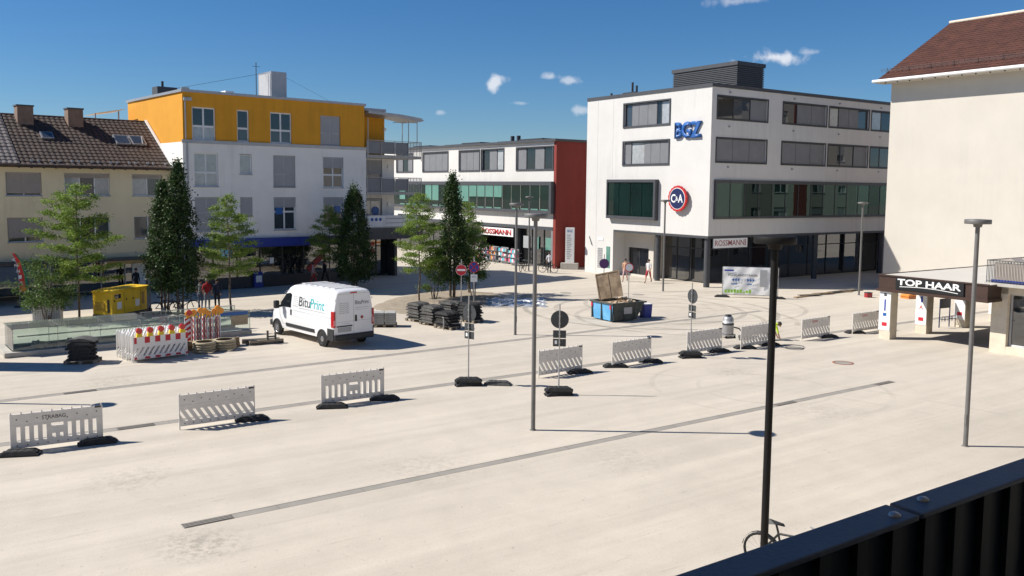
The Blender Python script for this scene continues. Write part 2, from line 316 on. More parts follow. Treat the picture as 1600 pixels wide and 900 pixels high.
# ------------------------------------------------------------------ ground
def ground_material():
    m = bpy.data.materials.new('plaza_ground'); m.use_nodes = True; n = m.node_tree.nodes; l = m.node_tree.links
    b = n['Principled BSDF']; b.inputs['Roughness'].default_value = .9; b.inputs['Specular IOR Level'].default_value = .25
    c = n.new('ShaderNodeTexCoord')
    def noise(scale, detail=6, rough=.6, vec=None, dist=0):
        t = n.new('ShaderNodeTexNoise'); t.inputs['Scale'].default_value = scale; t.inputs['Detail'].default_value = detail
        t.inputs['Roughness'].default_value = rough; t.inputs['Distortion'].default_value = dist
        l.new(vec if vec else c.outputs['Object'], t.inputs['Vector']); return t.outputs['Fac']
    def ramp(fac, p0, p1, a, bb):
        r = n.new('ShaderNodeMapRange'); r.inputs[1].default_value = p0; r.inputs[2].default_value = p1; r.inputs[3].default_value = a; r.inputs[4].default_value = bb
        l.new(fac, r.inputs[0]); return r.outputs[0]
    def mul(a, bb):
        x = n.new('ShaderNodeMath'); x.operation = 'MULTIPLY'; l.new(a, x.inputs[0])
        if isinstance(bb, float): x.inputs[1].default_value = bb
        else: l.new(bb, x.inputs[1])
        return x.outputs[0]
    mp = n.new('ShaderNodeMapping'); mp.inputs['Rotation'].default_value = (0, 0, -azi(55.6)); l.new(c.outputs['Object'], mp.inputs['Vector'])
    mp2 = n.new('ShaderNodeMapping'); mp2.inputs['Scale'].default_value = (.05, 1.1, 1); l.new(mp.outputs[0], mp2.inputs['Vector'])
    v = ramp(noise(.16, 5), .3, .7, .92, 1.04)                      # broad patches of dust
    v = mul(v, ramp(noise(1.3, 6, .65, None, .4), .28, .72, .94, 1.03))
    v = mul(v, ramp(noise(1.0, 5, .6, mp2.outputs[0], .3), .3, .7, .90, 1.05))   # sweeping streaks along the drains
    v = mul(v, ramp(noise(38, 3, .7), .25, .75, .90, 1.06))         # grain
    v = mul(v, ramp(noise(6.5, 8, .75), .62, .74, 1.0, .72))        # scuffs
    mp3 = n.new('ShaderNodeMapping'); mp3.inputs['Scale'].default_value = (.012, .42, 1); l.new(mp.outputs[0], mp3.inputs['Vector'])
    v = mul(v, ramp(noise(1.0, 4, .7, mp3.outputs[0]), .35, .65, .93, 1.04))        # laid lanes
    v = mul(v, ramp(noise(19, 3, .8), .60, .72, 1.0, .78)); v = mul(v, ramp(noise(27, 2, .6), .64, .74, 1.0, 1.12))   # grit, dark and pale
    v = mul(v, ramp(noise(2.6, 9, .8, None, 1.2), .60, .72, 1.0, .86))
    mp4 = n.new('ShaderNodeMapping'); mp4.inputs['Rotation'].default_value = (0, 0, .5); mp4.inputs['Scale'].default_value = (.9, 9, 1); l.new(mp.outputs[0], mp4.inputs['Vector'])
    v = mul(v, ramp(noise(.8, 5, .75, mp4.outputs[0], .6), .63, .70, 1.0, .80))       # scratches
    mp5 = n.new('ShaderNodeMapping'); mp5.inputs['Scale'].default_value = (.5, 14, 1); l.new(mp.outputs[0], mp5.inputs['Vector'])
    v = mul(v, ramp(noise(.5, 5, .7, mp5.outputs[0], .3), .62, .70, 1.0, .86))
    v = mul(v, ramp(noise(8, 3, .6), .66, .71, 1.0, .76)); v = mul(v, ramp(noise(11, 2, .6), .66, .72, 1.0, 1.10))
    def spot(cx, cy, rx, amt):
        s_ = n.new('ShaderNodeVectorMath'); s_.operation = 'SUBTRACT'; l.new(c.outputs['Object'], s_.inputs[0]); s_.inputs[1].default_value = (cx, cy, 0)
        q_ = n.new('ShaderNodeVectorMath'); q_.operation = 'LENGTH'; l.new(s_.outputs[0], q_.inputs[0])
        near = ramp(q_.outputs['Value'], 0, rx, 1, 0); x_ = n.new('ShaderNodeMath'); x_.operation = 'MULTIPLY'; x_.use_clamp = True; l.new(near, x_.inputs[0]); l.new(ramp(noise(5, 8, .8), .46, .6, 0, 1), x_.inputs[1])
        return ramp(x_.outputs[0], 0, .5, 1.0, amt)
    for sp_ in ((-6.0, 16.3, 1.1, .72), (8.5, 33.0, 1.4, .85), (-2, 21, 1.6, .86), (-9, 20, 1.3, .85), (3, 22, 1.5, .88), (10, 27, 1.6, .86), (-14, 30, 1.6, .84), (5.5, 38, 1.4, .86)): v = mul(v, spot(*sp_))
    def arc(cx, cy, r0, wd, amt, lo):
        s_ = n.new('ShaderNodeVectorMath'); s_.operation = 'SUBTRACT'; l.new(c.outputs['Object'], s_.inputs[0]); s_.inputs[1].default_value = (cx, cy, 0)
        q_ = n.new('ShaderNodeVectorMath'); q_.operation = 'LENGTH'; l.new(s_.outputs[0], q_.inputs[0])
        d_ = n.new('ShaderNodeMath'); d_.operation = 'SUBTRACT'; l.new(q_.outputs['Value'], d_.inputs[0]); d_.inputs[1].default_value = r0
        a_ = n.new('ShaderNodeMath'); a_.operation = 'ABSOLUTE'; l.new(d_.outputs[0], a_.inputs[0])
        k_ = mul(ramp(a_.outputs[0], wd * .6, wd, 1, 0), ramp(noise(.45, 3), lo, lo + .12, 0, 1)); k2 = n.new('ShaderNodeClamp'); l.new(k_, k2.inputs[0])
        return ramp(k2.outputs[0], 0, 1, 1.0, amt)
    for a_ in ((9.0, 30.2, 2.3, .10, .91, .42), (9.2, 30.4, 4.1, .12, .92, .44), (8.0, 50.0, 5.4, .2, .74, .34), (8.0, 50.0, 7.2, .2, .74, .34), (9.5, 47.0, 4.2, .18, .78, .36), (9.5, 47.0, 5.9, .18, .78, .36), (11, 52, 6.5, .16, .8, .36), (-3, 12, 22, .12, .93, .45), (-3, 12, 23.8, .12, .93, .45)): v = mul(v, arc(*a_))
    # tyre turning marks round the skip
    sub = n.new('ShaderNodeVectorMath'); sub.operation = 'SUBTRACT'; l.new(c.outputs['Object'], sub.inputs[0]); sub.inputs[1].default_value = (6.2, 50.5, 0)
    ln = n.new('ShaderNodeVectorMath'); ln.operation = 'LENGTH'; l.new(sub.outputs[0], ln.inputs[0])
    wob = n.new('ShaderNodeMath'); wob.operation = 'MULTIPLY_ADD'; l.new(noise(.35, 3), wob.inputs[0]); wob.inputs[1].default_value = 1.6; l.new(ln.outputs['Value'], wob.inputs[2])
    sn = n.new('ShaderNodeMath'); sn.operation = 'SINE'; l.new(mul(wob.outputs[0], 7.0), sn.inputs[0])
    band = ramp(sn.outputs[0], .35, 1, 0, .15)
    rng = n.new('ShaderNodeMapRange'); rng.interpolation_type = 'SMOOTHSTEP'; l.new(ln.outputs['Value'], rng.inputs[0])
    rng.inputs[1].default_value = 7.6; rng.inputs[2].default_value = 6.6; rng.inputs[3].default_value = 0; rng.inputs[4].default_value = 1
    rng2 = n.new('ShaderNodeMapRange'); rng2.interpolation_type = 'SMOOTHSTEP'; l.new(ln.outputs['Value'], rng2.inputs[0])
    rng2.inputs[1].default_value = 3.2; rng2.inputs[2].default_value = 4.4
    inv = n.new('ShaderNodeMath'); inv.operation = 'SUBTRACT'; inv.inputs[0].default_value = 1.0
    l.new(mul(mul(mul(band, rng.outputs[0]), rng2.outputs[0]), ramp(noise(.5, 4), .4, .62, 0, 1)), inv.inputs[1])
    v = mul(v, inv.outputs[0])
    mx = n.new('ShaderNodeMix'); mx.data_type = 'RGBA'; mx.inputs['A'].default_value = (.517, .458, .380, 1); mx.inputs['B'].default_value = (.597, .541, .456, 1)
    l.new(noise(.07, 4), mx.inputs['Factor'])
    vm = n.new('ShaderNodeVectorMath'); vm.operation = 'SCALE'; l.new(mx.outputs['Result'], vm.inputs[0]); l.new(v, vm.inputs['Scale']); l.new(vm.outputs[0], b.inputs['Base Color'])
    bp = n.new('ShaderNodeBump'); bp.inputs['Strength'].default_value = .35; bp.inputs['Distance'].default_value = .015
    l.new(noise(14, 6, .7), bp.inputs['Height']); l.new(bp.outputs[0], b.inputs['Normal'])
    return m
M['plaza'] = ground_material()
g = MB().add([(-400, -300, 0), (400, -300, 0), (400, 600, 0), (-400, 600, 0)], [(0, 1, 2, 3)]).build('ground', 'plaza'); struct(g)
mat('drain_grey', (.285, .262, .23), .85, var=.14, scale=1.2, bump=.2)
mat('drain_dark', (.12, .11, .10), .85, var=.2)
def drain(p0, p1, wd, grates):
    p0 = Vector((*p0, 0)); p1 = Vector((*p1, 0)); L = (p1 - p0).length; r = math.atan2(p1.y - p0.y, p1.x - p0.x)
    o = MB().box(0, L, -wd / 2, wd / 2, -.05, .004).build('drain_channel', 'drain_grey', loc=p0, rotz=r); struct(o)
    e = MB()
    e.box(0, L, wd / 2 - .006, wd / 2 + .010, -.05, .007)  # dark strip on one side only, paints the edge shadow along the joint
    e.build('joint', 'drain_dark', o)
    x = 2.0
    while x < L - 1: MB().box(x, x + .008, -wd / 2, wd / 2, 0, .006).build('joint', 'drain_dark', o); x += 2.0
    for gx in grates:
        gm = MB().box(gx, gx + 1.0, -wd / 2 + .005, wd / 2 - .01, 0, .010); q = gm.build('grate', 'drain_dark', o)
        bars = MB()
        for k in range(3): bars.box(gx + .02, gx + .98, -wd / 2 + .03 + k * (wd - .05) / 3, -wd / 2 + .03 + k * (wd - .05) / 3 + .035, .0, .022)
        bars.build('grate_bar', 'drain_grey', q)
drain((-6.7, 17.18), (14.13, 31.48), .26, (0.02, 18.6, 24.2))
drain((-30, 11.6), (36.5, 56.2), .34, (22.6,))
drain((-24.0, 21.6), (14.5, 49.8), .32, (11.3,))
def manhole(x, y, r, rim, label):
    t = thing('manhole_cover', label, 'manhole cover', (x, y, 0))
    MB().lathe([(r, 0), (r, .008), (r - .09, .008), (r - .09, 0)], 28).build('rim', rim, t)
    MB().lathe([(.001, .006), (r - .09, .006)], 28).build('cover', 'drain_grey', t)
mat('rim_red', (.28, .11, .07), .9, var=.2)
manhole(13.57, 34.84, .42, 'rim_red', 'round manhole cover with rusty red rim on open paving')
manhole(12.6, 38.0, .42, 'drain_dark', 'round manhole cover with dark rim behind the kneeling worker')
manhole(3.6, 57.5, .4, 'drain_grey', 'pale manhole cover on paving between skip and far shop')
manhole(8.4, 57.0, .4, 'drain_grey', 'pale manhole cover on paving in front of the corner entrance')

# ------------------------------------------------------------------ facade helpers
def FY(c=0): return lambda u, d, z: (u, c + d, z)     # wall facing local -y
def FX(c=0): return lambda u, d, z: (c + d, u, z)     # wall facing local -x
def bx(mb, fr, u0, u1, d0, d1, z0, z1, mi=0):
    a = fr(u0, d0, z0); b = fr(u1, d1, z1)
    return mb.box(min(a[0], b[0]), max(a[0], b[0]), min(a[1], b[1]), max(a[1], b[1]), z0, z1, mi)
def wall(mb, fr, u0, u1, z0, z1, holes=(), rev=.22, mi=0):
    us = sorted({u0, u1, *[h[0] for h in holes], *[h[1] for h in holes]}); zs = sorted({z0, z1, *[h[2] for h in holes], *[h[3] for h in holes]})
    us = [u for u in us if u0 <= u <= u1]; zs = [z for z in zs if z0 <= z <= z1]
    for a, b in zip(us[:-1], us[1:]):
        for c, d in zip(zs[:-1], zs[1:]):
            um = (a + b) / 2; zm = (c + d) / 2
            if any(h[0] < um < h[1] and h[2] < zm < h[3] for h in holes): continue
            mb.add([fr(a, 0, c), fr(b, 0, c), fr(b, 0, d), fr(a, 0, d)], [(0, 1, 2, 3)], mi)
    for a, b, c, d in holes:
        for q in ([(a, c), (b, c)], [(b, c), (b, d)], [(b, d), (a, d)], [(a, d), (a, c)]):
            (p, r), (s, t) = q
            mb.add([fr(p, 0, r), fr(s, 0, t), fr(s, rev, t), fr(p, rev, r)], [(0, 1, 2, 3)], mi)
    return mb
def window(parent, fr, u0, u1, z0, z1, cols=(1,), rows=(1,), panes=None, frame='white_frame', dep=.12, bar=.055, shut=0, shut_mat='shutter_grey',
           sill='zinc', box_surround=None, label=None):
    """window = frame bars (part) with each pane, the shutter and the sill as its sub-parts"""
    f = MB(); w = u1 - u0; h = z1 - z0; us = [0]; zs = [0]
    for c in cols: us.append(us[-1] + c / sum(cols))
    for r in rows: zs.append(zs[-1] + r / sum(rows))
    us = [u0 + w * u for u in us]; zs = [z0 + h * z for z in zs]
    bx(f, fr, u0, u1, dep, dep + .07, z0, z0 + bar); bx(f, fr, u0, u1, dep, dep + .07, z1 - bar, z1)
    bx(f, fr, u0, u0 + bar, dep, dep + .07, z0 + bar, z1 - bar); bx(f, fr, u1 - bar, u1, dep, dep + .07, z0 + bar, z1 - bar)
    for u in us[1:-1]: bx(f, fr, u - bar * .6, u + bar * .6, dep + .002, dep + .068, z0 + bar, z1 - bar)
    for z in zs[1:-1]: bx(f, fr, u0 + bar, u1 - bar, dep - .004, dep + .066, z - bar * .7, z + bar * .7)
    if box_surround:
        t, out = .11, box_surround
        for a, b, c, d in ((u0 - .002, u1 + .002, z0 - t, z0), (u0 - .002, u1 + .002, z1, z1 + t), (u0 - t, u0 - .002, z0 - t, z1 + t), (u1 + .002, u1 + t, z0 - t, z1 + t)):
            bx(f, fr, a, b, -out, dep + .05, c, d)
    wo = f.build('window', frame, parent)
    if label: wo['label'] = label
    k = 0
    for i in range(len(us) - 1):
        for j in range(len(zs) - 1):
            p = panes[k % len(panes)] if panes else 'glass_mid'; k += 1
            if p is None: continue
            mb = MB()
            front = p in ('shutter_metal',)
            d0 = dep - .02 if front else dep + .03
            bx(mb, fr, us[i] + (bar * .3), us[i + 1] - (bar * .3), d0, d0 + .012, zs[j] + bar * .5, zs[j + 1] - bar * .5)
            if front:
                z = zs[j] + bar
                while z < zs[j + 1] - bar - .05: bx(mb, fr, us[i] + .05, us[i + 1] - .05, d0 - .008, d0, z, z + .03); z += .08
            mb.build('shutter_panel' if front else 'pane', p, wo)
    if shut:
        mb = MB(); z = z1; zb = z1 - h * shut
        while z > zb + .001:
            a = max(zb, z - .055)
            mb.add([fr(u0 + .02, dep - .05, z), fr(u1 - .02, dep - .05, z), fr(u1 - .02, dep - .065, (z + a) / 2), fr(u0 + .02, dep - .065, (z + a) / 2), fr(u1 - .02, dep - .05, a + .006), fr(u0 + .02, dep - .05, a + .006)],
                   [(0, 1, 2, 3), (3, 2, 4, 5)]); z -= .055
        bx(mb, fr, u0 + .02, u1 - .02, dep - .06, dep - .03, zb - .03, zb)
        mb.build('roller_shutter', shut_mat, wo)
    if sill:
        mb = MB(); bx(mb, fr, u0 - .04, u1 + .04, -.06, dep + .02, z0 - .035, z0 + .004); mb.build('sill', sill, wo)
    return wo
def glazing(parent, fr, u0, u1, z0, z1, n, glass='shop_glass', frame='dark_frame', bar=.07, rows=(1,), name='shopfront'):
    f = MB(); st = (u1 - u0) / n; zs = [z0]
    for r in rows: zs.append(zs[-1] + (z1 - z0) * r / sum(rows))
    for k in range(n + 1): bx(f, fr, u0 + st * k - bar / 2, u0 + st * k + bar / 2, -.04, .08, z0, z1)
    for z in zs: bx(f, fr, u0, u1, -.035, .075, max(z0, z - bar / 2), min(z1, z + bar / 2) if z < z1 else z1 + .002)
    wo = f.build(name, frame, parent)
    for k in range(n):
        for j in range(len(zs) - 1):
            mb = MB(); bx(mb, fr, u0 + st * k + bar / 2, u0 + st * (k + 1) - bar / 2, .02, .03, zs[j] + bar / 2, zs[j + 1] - bar / 2)
            g = glass[(k * (len(zs) - 1) + j) % len(glass)] if isinstance(glass, (list, tuple)) else glass
            mb.build('pane', g, wo)
    return wo
def tiles(parent, name, base, eu, es, width, length, mt, tw=.30, tl=.36, amp=.035):
    """real pantile surface: waves across, a lip at each course"""
    base = Vector(base); eu = Vector(eu).normalized(); es = Vector(es).normalized(); nn = eu.cross(es)
    if nn.z < 0: nn = -nn
    nu = int(width / tw); nv = int(length / tl); tw = width / nu; tl = length / nv; prof = (0, .55, 1, .55); v = []; f = []; W = nu * 4 + 1
    for j in range(nv):
        jit = random.uniform(-.004, .004)
        for e in (0, 1):
            for i in range(W):
                hgt = amp * prof[i % 4] + (.03 if e == 0 else 0) + jit
                v.append(base + eu * (tw * i / 4) + es * (tl * (j + e)) + nn * hgt)
    for r in range(2 * nv - 1):
        for i in range(W - 1): f.append((r * W + i, r * W + i + 1, (r + 1) * W + i + 1, (r + 1) * W + i))
    me = bpy.data.meshes.new(name); me.from_pydata([tuple(p) for p in v], [], f); me.materials.append(M[mt])
    o = link(name, me, parent); stuff(o); return o

# ------------------------------------------------------------------ corner building with plant room (white)
BA = 55.7
def corner_building():
    t = thing('office_building', 'white four-storey corner building with blue letters and dark plant room on its roof', 'building', (13.9, 61.29, 0), azi(BA))
    R = FY(); L = FX(); top = 14.2; X1 = 24.0; Y1 = 13.75; W = MB()
    rw = [(.6, 5.9), (7.7, 12.9), (13.3, 18.5), (18.9, 23.4)]
    holesR = [(a, b, 12.05, 13.56) for a, b in rw] + [(a, b, 9.0, 10.62) for a, b in rw] + [(.55, 23.6, 5.0, 7.55)]
    wall(W, R, 0, X1, 3.7, top, holesR)
    holesL = [(4.15, 9.15, 11.85, 13.58), (4.15, 9.15, 8.9, 10.62), (5.3, 10.6, 4.75, 7.62)]
    wall(W, L, 0, Y1, 3.7, top, holesL); wall(W, L, 10.2, Y1, 0, 3.7)
    W.add([(X1, 0, 0), (X1, Y1, 0), (X1, Y1, top), (X1, 0, top)], [(0, 1, 2, 3)]); W.add([(0, Y1, 0), (X1, Y1, 0), (X1, Y1, top), (0, Y1, top)], [(0, 1, 2, 3)])
    W.add([(0, 0, 3.7), (X1, 0, 3.7), (X1, Y1, 3.7), (0, Y1, 3.7)], [(0, 1, 2, 3)])
    W.box(.25, X1, .25, Y1, 7.9, 8.1)
    # entrance niche on the sunny side
    W.add([(0, 10.2, 0), (1.2, 10.2, 0), (1.2, 10.2, 3.7), (0, 10.2, 3.7)], [(0, 1, 2, 3)])
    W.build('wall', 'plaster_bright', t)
    N = MB(); wall(N, FX(1.2), 6.9, 10.2, 0, 3.7, [(7.3, 9.7, .15, 2.3)]); N.box(1.2, 3.2, 6.75, 6.9, 0, 3.7); N.build('niche_wall', 'plaster_right', t)
    window(t, FX(1.2), 7.3, 9.7, .15, 2.3, (1, 1), (1,), ['glass_dark'], 'dark_frame', sill=None)
    MB().add([(0.3, 0.3, 13.95), (X1, .3, 13.95), (X1, Y1, 13.95), (.3, Y1, 13.95)], [(0, 1, 2, 3)]).build('roof', 'flat_roof', t)
    c = MB(); c.box(-.06, X1, -.06, .3, top, top + .24); c.box(-.06, .3, .3, Y1, top, top + .24); c.build('parapet_cap', 'anthracite', t)
    for k, (a, b) in enumerate(rw):
        p4 = [['glass_dark', 'glass_mid', 'shutter_metal'], ['glass_dark', 'shutter_metal', 'shutter_metal'], ['glass_curtain', 'shutter_metal', 'shutter_metal', 'glass_mid'], ['glass_curtain', 'glass_dark', 'shutter_metal']][k]
        p3 = [['shutter_metal'] * 3, ['shutter_metal'] * 3, ['glass_dark', 'glass_mid', 'shutter_metal'], ['glass_dark', 'glass_mid', 'shutter_metal']][k]
        window(t, R, a, b, 12.05, 13.56, [1] * len(p4), (1,), p4, 'dark_frame', box_surround=.03, sill=None)
        window(t, R, a, b, 9.0, 10.62, [1] * len(p3), (1,), p3, 'dark_frame', box_surround=.03, sill=None)
        for z in (8.62, 11.5, 13.9): MB().cyl((a + 1.2, 0, z), (a + 1.2, -.12, z), .06, n=8).build('wall_lamp', 'zinc', t)
    window(t, L, 4.15, 9.15, 11.85, 13.58, (1, .45, 1, 1, .8, .8), (1,), ['glass_curtain', 'glass_dark', 'shutter_metal', 'shutter_metal', 'shutter_metal', 'glass_mid'], 'anthracite', box_surround=.06, sill=None)
    window(t, L, 4.15, 9.15, 8.9, 10.62, (1, 1, .7, 1.5, .8), (1,), ['shutter_metal', 'shutter_metal', 'shutter_metal', 'glass_curtain', 'shutter_metal'], 'anthracite', box_surround=.06, sill=None)
    # projecting glass box, sunny side
    f = MB()
    for a, b, c0, d0 in ((5.3, 10.6, 4.62, 4.86), (5.3, 10.6, 7.5, 7.72), (5.1, 5.3, 4.62, 7.72), (10.6, 10.72, 4.62, 7.72)): bx(f, L, a, b, -.38, .2, c0, d0)
    wb = f.build('window', 'anthracite', t)
    for k in range(4):
        q = MB(); bx(q, L, 5.32 + k * 1.32, 5.32 + (k + 1) * 1.32 - .05, -.30, -.28, 4.88, 7.48); q.build('pane', 'glass_green', wb)
        q = MB(); bx(q, L, 5.45 + k * 1.32, 5.3 + (k + 1) * 1.32 - .12, -.26, -.1, 4.88, 5.06); q.build('radiator', 'blind_green', wb)
    # long glass band, shaded side
    f = MB()
    for a, b, c0, d0 in ((.45, 23.7, 4.9, 5.06), (.45, 23.7, 7.46, 7.7), (.45, .62, 5.06, 7.46)): bx(f, R, a, b, -.15, .22, c0, d0)
    for k in range(15): bx(f, R, .6 + k * 1.53, .65 + k * 1.53, -.03, .1, 5.06, 7.46)
    wb = f.build('window', 'anthracite', t)
    for k in range(15):
        q = MB(); bx(q, R, .65 + k * 1.53, .6 + (k + 1) * 1.53, .0, .012, 5.06, 7.46); q.build('pane', 'band_dark' if k in (2, 3, 7, 12) else 'band_glass', wb)
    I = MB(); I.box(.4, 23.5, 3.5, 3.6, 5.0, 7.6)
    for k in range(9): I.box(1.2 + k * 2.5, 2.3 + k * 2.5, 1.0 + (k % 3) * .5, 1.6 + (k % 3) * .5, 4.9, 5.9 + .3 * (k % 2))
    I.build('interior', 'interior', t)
    # ground floor: glazing set back under the overhang, round columns
    glazing(t, FY(2.2), 2.2, 23.8, .05, 3.45, 9, rows=(2.5, .9)); glazing(t, FX(2.2), 2.2, 6.7, .05, 3.45, 3, rows=(2.5, .9))
    MB().box(2.0, X1, 2.0, 2.4, 3.45, 3.69).box(2.0, 2.4, 2.4, 6.75, 3.45, 3.69).build('lintel', 'anthracite', t)
    MB().box(.0, X1, .0, .25, 3.52, 3.697).box(0, .25, .25, 10.2, 3.52, 3.697).build('soffit_edge', 'anthracite', t)
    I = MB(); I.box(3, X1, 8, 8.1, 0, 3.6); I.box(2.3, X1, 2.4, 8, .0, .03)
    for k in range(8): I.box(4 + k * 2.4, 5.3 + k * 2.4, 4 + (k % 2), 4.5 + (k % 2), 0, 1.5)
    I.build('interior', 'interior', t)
    for x, y in ((.35, .35), (12.6, .35), (21.5, .35), (.35, 5.4)):
        MB().cyl((x, y, 0), (x, y, 3.7), .22, n=16).build('column', 'anthracite', t)
    # plant room
    P = MB(); P.box(8.2, 11.3, 5.05, 12.1, 13.9, 16.95); P.build('plant_room', 'dark_frame', t)
    S = MB(); z = 14.2
    while z < 16.9: S.box(8.12, 11.36, 4.97, 12.15, z, z + .085); z += .15
    s = S.build('louvre_slats', 'anthracite', t); stuff(s)
    MB().box(8.05, 11.45, 4.9, 12.25, 16.95, 17.25).build('plant_room_cap', 'anthracite', t)
    V = MB()
    for x, y, h in ((2.0, 10, .9), (2.0, 10.5, 1.2), (3, 8, .5), (1.5, 12.5, .45), (12, 3, .5), (16, 4, .4), (20, 3, .5)): MB().cyl((x, y, 13.9), (x, y, 14.4 + h), .09, n=8).build('vent_pipe', 'dark_frame', t)
    V.box(1.4, 2.4, 9.6, 11.0, 13.9, 14.75); V.build('roof_vent', 'dark_frame', t)
    # lettering and marks
    lettering('BGZ', 'blue_letter', t, (0, 3.45, 10.68), (0, -1, 0), (0, 0, 1), 1.2, 2.6, .16, .04)
    q = MB(); poly = []
    for k in range(72):
        a = 2 * math.pi * k / 72; r = .90 + .055 * abs(math.sin(a * 9)) ** .7; poly.append((2.8 + r * math.cos(a), 6.32 + r * math.sin(a)))
    q.prism(poly, -.34, -.2, 'x'); e = q.build('emblem', 'red', t); e['label'] = 'round red scalloped emblem with navy centre and white letters'
    MB().cyl((-.2, 2.8, 6.32), (0, 2.8, 6.32), .7, n=24).build('emblem_mount', 'anthracite', e)
    MB().cyl((-.34, 2.8, 6.32), (-.355, 2.8, 6.32), .79, n=40, smooth=False).build('emblem_ring', 'sign_white', e)
    MB().cyl((-.355, 2.8, 6.32), (-.37, 2.8, 6.32), .745, n=40, smooth=False).build('emblem_field', 'navy', e)
    lettering('C', 'sign_white', e, (-.37, 3.40, 6.02), (0, -1, 0), (0, 0, 1), .62, .46, .01, .02); lettering('&', 'sign_white', e, (-.37, 2.93, 6.16), (0, -1, 0), (0, 0, 1), .32, .24, .01, .01)
    lettering('A', 'sign_white', e, (-.37, 2.68, 6.03), (0, -1, 0), (0, 0, 1), .60, .48, .01, .02)
    b = MB().box(.55, 4.1, -.06, .02, 2.82, 3.5).build('shop_sign', 'sign_white', t); b['label'] = 'white shop sign board with red capital letters'
    lettering('ROSSMANN', 'red_dark', b, (.68, -.06, 2.98), (1, 0, 0), (0, 0, 1), .40, 3.05, .006, .004)
    q = MB()
    for i in range(3): q.cyl((3.86, -.06, 3.02 + i * .16), (3.86, -.07, 3.02 + i * .16), .07, n=10)
    q.build('sign_mark', 'red_dark', b)
    for y_ in (10.45, 12.35): MB().box(-.006, 0, y_, y_ + .018, 0 if y_ > 12 else 7.8, 14.2).build('wall_joint', 'shutter_grey', t)
    v = MB()
    for k in range(12): v.box(-.03, 0, 11.5, 12.1, .5 + k * .14, .58 + k * .14)
    v.build('vent_grille', 'zinc', t)
    MB().box(-.03, .0, 10.55, 11.0, .55, 2.3).build('door_panel', 'blind_green', t); MB().box(-.03, 0, 11.4, 12.1, 2.75, 2.98).build('name_plate', 'sign_white', t)
    MB().cyl((-.03, 13.2, 3.0), (-.06, 12.8, 2.3), .03, n=6).build('bracket', 'anthracite', t)
corner_building()

# ------------------------------------------------------------------ middle building with red end wall
def middle_building():
    t = thing('office_building', 'long white building with dark red end wall and green glass band', 'building', (3.733, 74.774, 0), azi(54))
    L = FX(); Y1 = 36; top = 11.0; W = MB()
    ws = [(.5, 5.75), (7.85, 11.5), (11.9, 15.5), (17.7, 22.75), (25.0, 28.6)]
    wall(W, L, .35, Y1, 3.6, top, [(a, b, 8.62, 10.56) for a, b in ws] + [(.55, 35, 4.95, 7.3)])
    W.add([(0, Y1, 0), (12, Y1, 0), (12, Y1, top), (0, Y1, top)], [(0, 1, 2, 3)]); W.add([(0, .3, 3.6), (12, .3, 3.6), (12, Y1, 3.6), (0, Y1, 3.6)], [(0, 1, 2, 3)])
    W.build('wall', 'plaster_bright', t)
    MB().box(0, 12, 0, .35, 0, top).build('end_wall', 'plaster_red', t)
    c = MB(); c.box(-.25, 12.2, -.12, Y1, top, top + .22); c.build('roof', 'anthracite', t)
    for k in range(6): MB().box(1.5 + (k % 2), 4.5 + (k % 2), 4 + k * 5, 7.5 + k * 5, top + .2, top + .5).build('roof_vent', 'dark_frame', t)
    for y in (9.6, 10.6): MB().cyl((3, y, top + .2), (3, y, top + 1.0), .2, n=10).build('vent_pipe', 'dark_frame', t)
    pp = [['glass_dark', 'shutter_metal', 'glass_dark', 'shutter_metal'], ['glass_curtain', 'shutter_metal', 'glass_dark'], ['shutter_metal'] * 3, ['shutter_metal'] * 4, ['shutter_metal', 'glass_dark', 'shutter_metal']]
    for (a, b), p in zip(ws, pp): window(t, L, a, b, 8.62, 10.56, [1] * len(p), (1,), p, 'anthracite', box_surround=.06, sill=None)
    f = MB()
    for a, b, c0, d0 in ((.2, 35.2, 4.75, 5.02), (.2, 35.2, 7.22, 7.55), (.2, .5, 5.02, 7.22)): bx(f, L, a, b, -.4, .2, c0, d0)
    wb = f.build('window', 'anthracite', t)
    for k in range(24):
        a = .5 + k * 1.42; q = MB(); bx(q, L, a, a + 1.36, -.32, -.30, 5.02, 7.22); q.build('pane', 'glass_green', wb)
        if k in (5, 6, 7, 8, 9, 10, 13, 14, 18):
            q = MB(); bx(q, L, a + .05, a + 1.3, -.335, -.322, 6.1 if k < 9 else 5.6, 7.2); q.build('blind', 'blind_green', wb)
        if k % 5 != 4:
            q = MB(); bx(q, L, a + .15, a + 1.2, -.36, -.325, 5.03, 5.14); q.build('radiator', 'blind_green', wb)
    glazing(t, FX(.6), .6, 5.8, .05, 3.3, 3); glazing(t, FX(.6), 11.6, 34, .05, 3.3, 9)
    MB().box(-.02, .5, .36, Y1, 3.3, 3.6).build('lintel', 'anthracite', t)
    MB().box(0.0, .3, .36, .6, 0, 3.3).build('door_frame', 'shutter_metal', t); MB().box(0, .5, 5.75, 5.95, 0, 3.3).build('post', 'anthracite', t); MB().box(0, .5, 11.45, 11.6, 0, 3.3).build('post', 'anthracite', t)
    I = MB(); I.box(5, 5.1, .4, 35, 0, 3.5); I.box(.3, 5, .4, 35, 0, .03)
    I.build('interior', 'interior', t)
    b = MB().box(-.1, .0, 6.1, 11.45, 2.45, 3.2).build('shop_sign', 'sign_white', t); b['label'] = 'white shop sign board with bold red capital letters under the overhang'
    lettering('ROSSMANN', 'red', b, (-.1, 11.2, 2.58), (0, -1, 0), (0, 0, 1), .5, 4.8, .05, .012)
    for a in (1.2, 3.0, 4.5): MB().box(.5, .56, a, a + .8, 1.5, 2.6).build('poster', 'blind_green' if a != 4.5 else 'print_grey', t)
    return t
mid = middle_building()
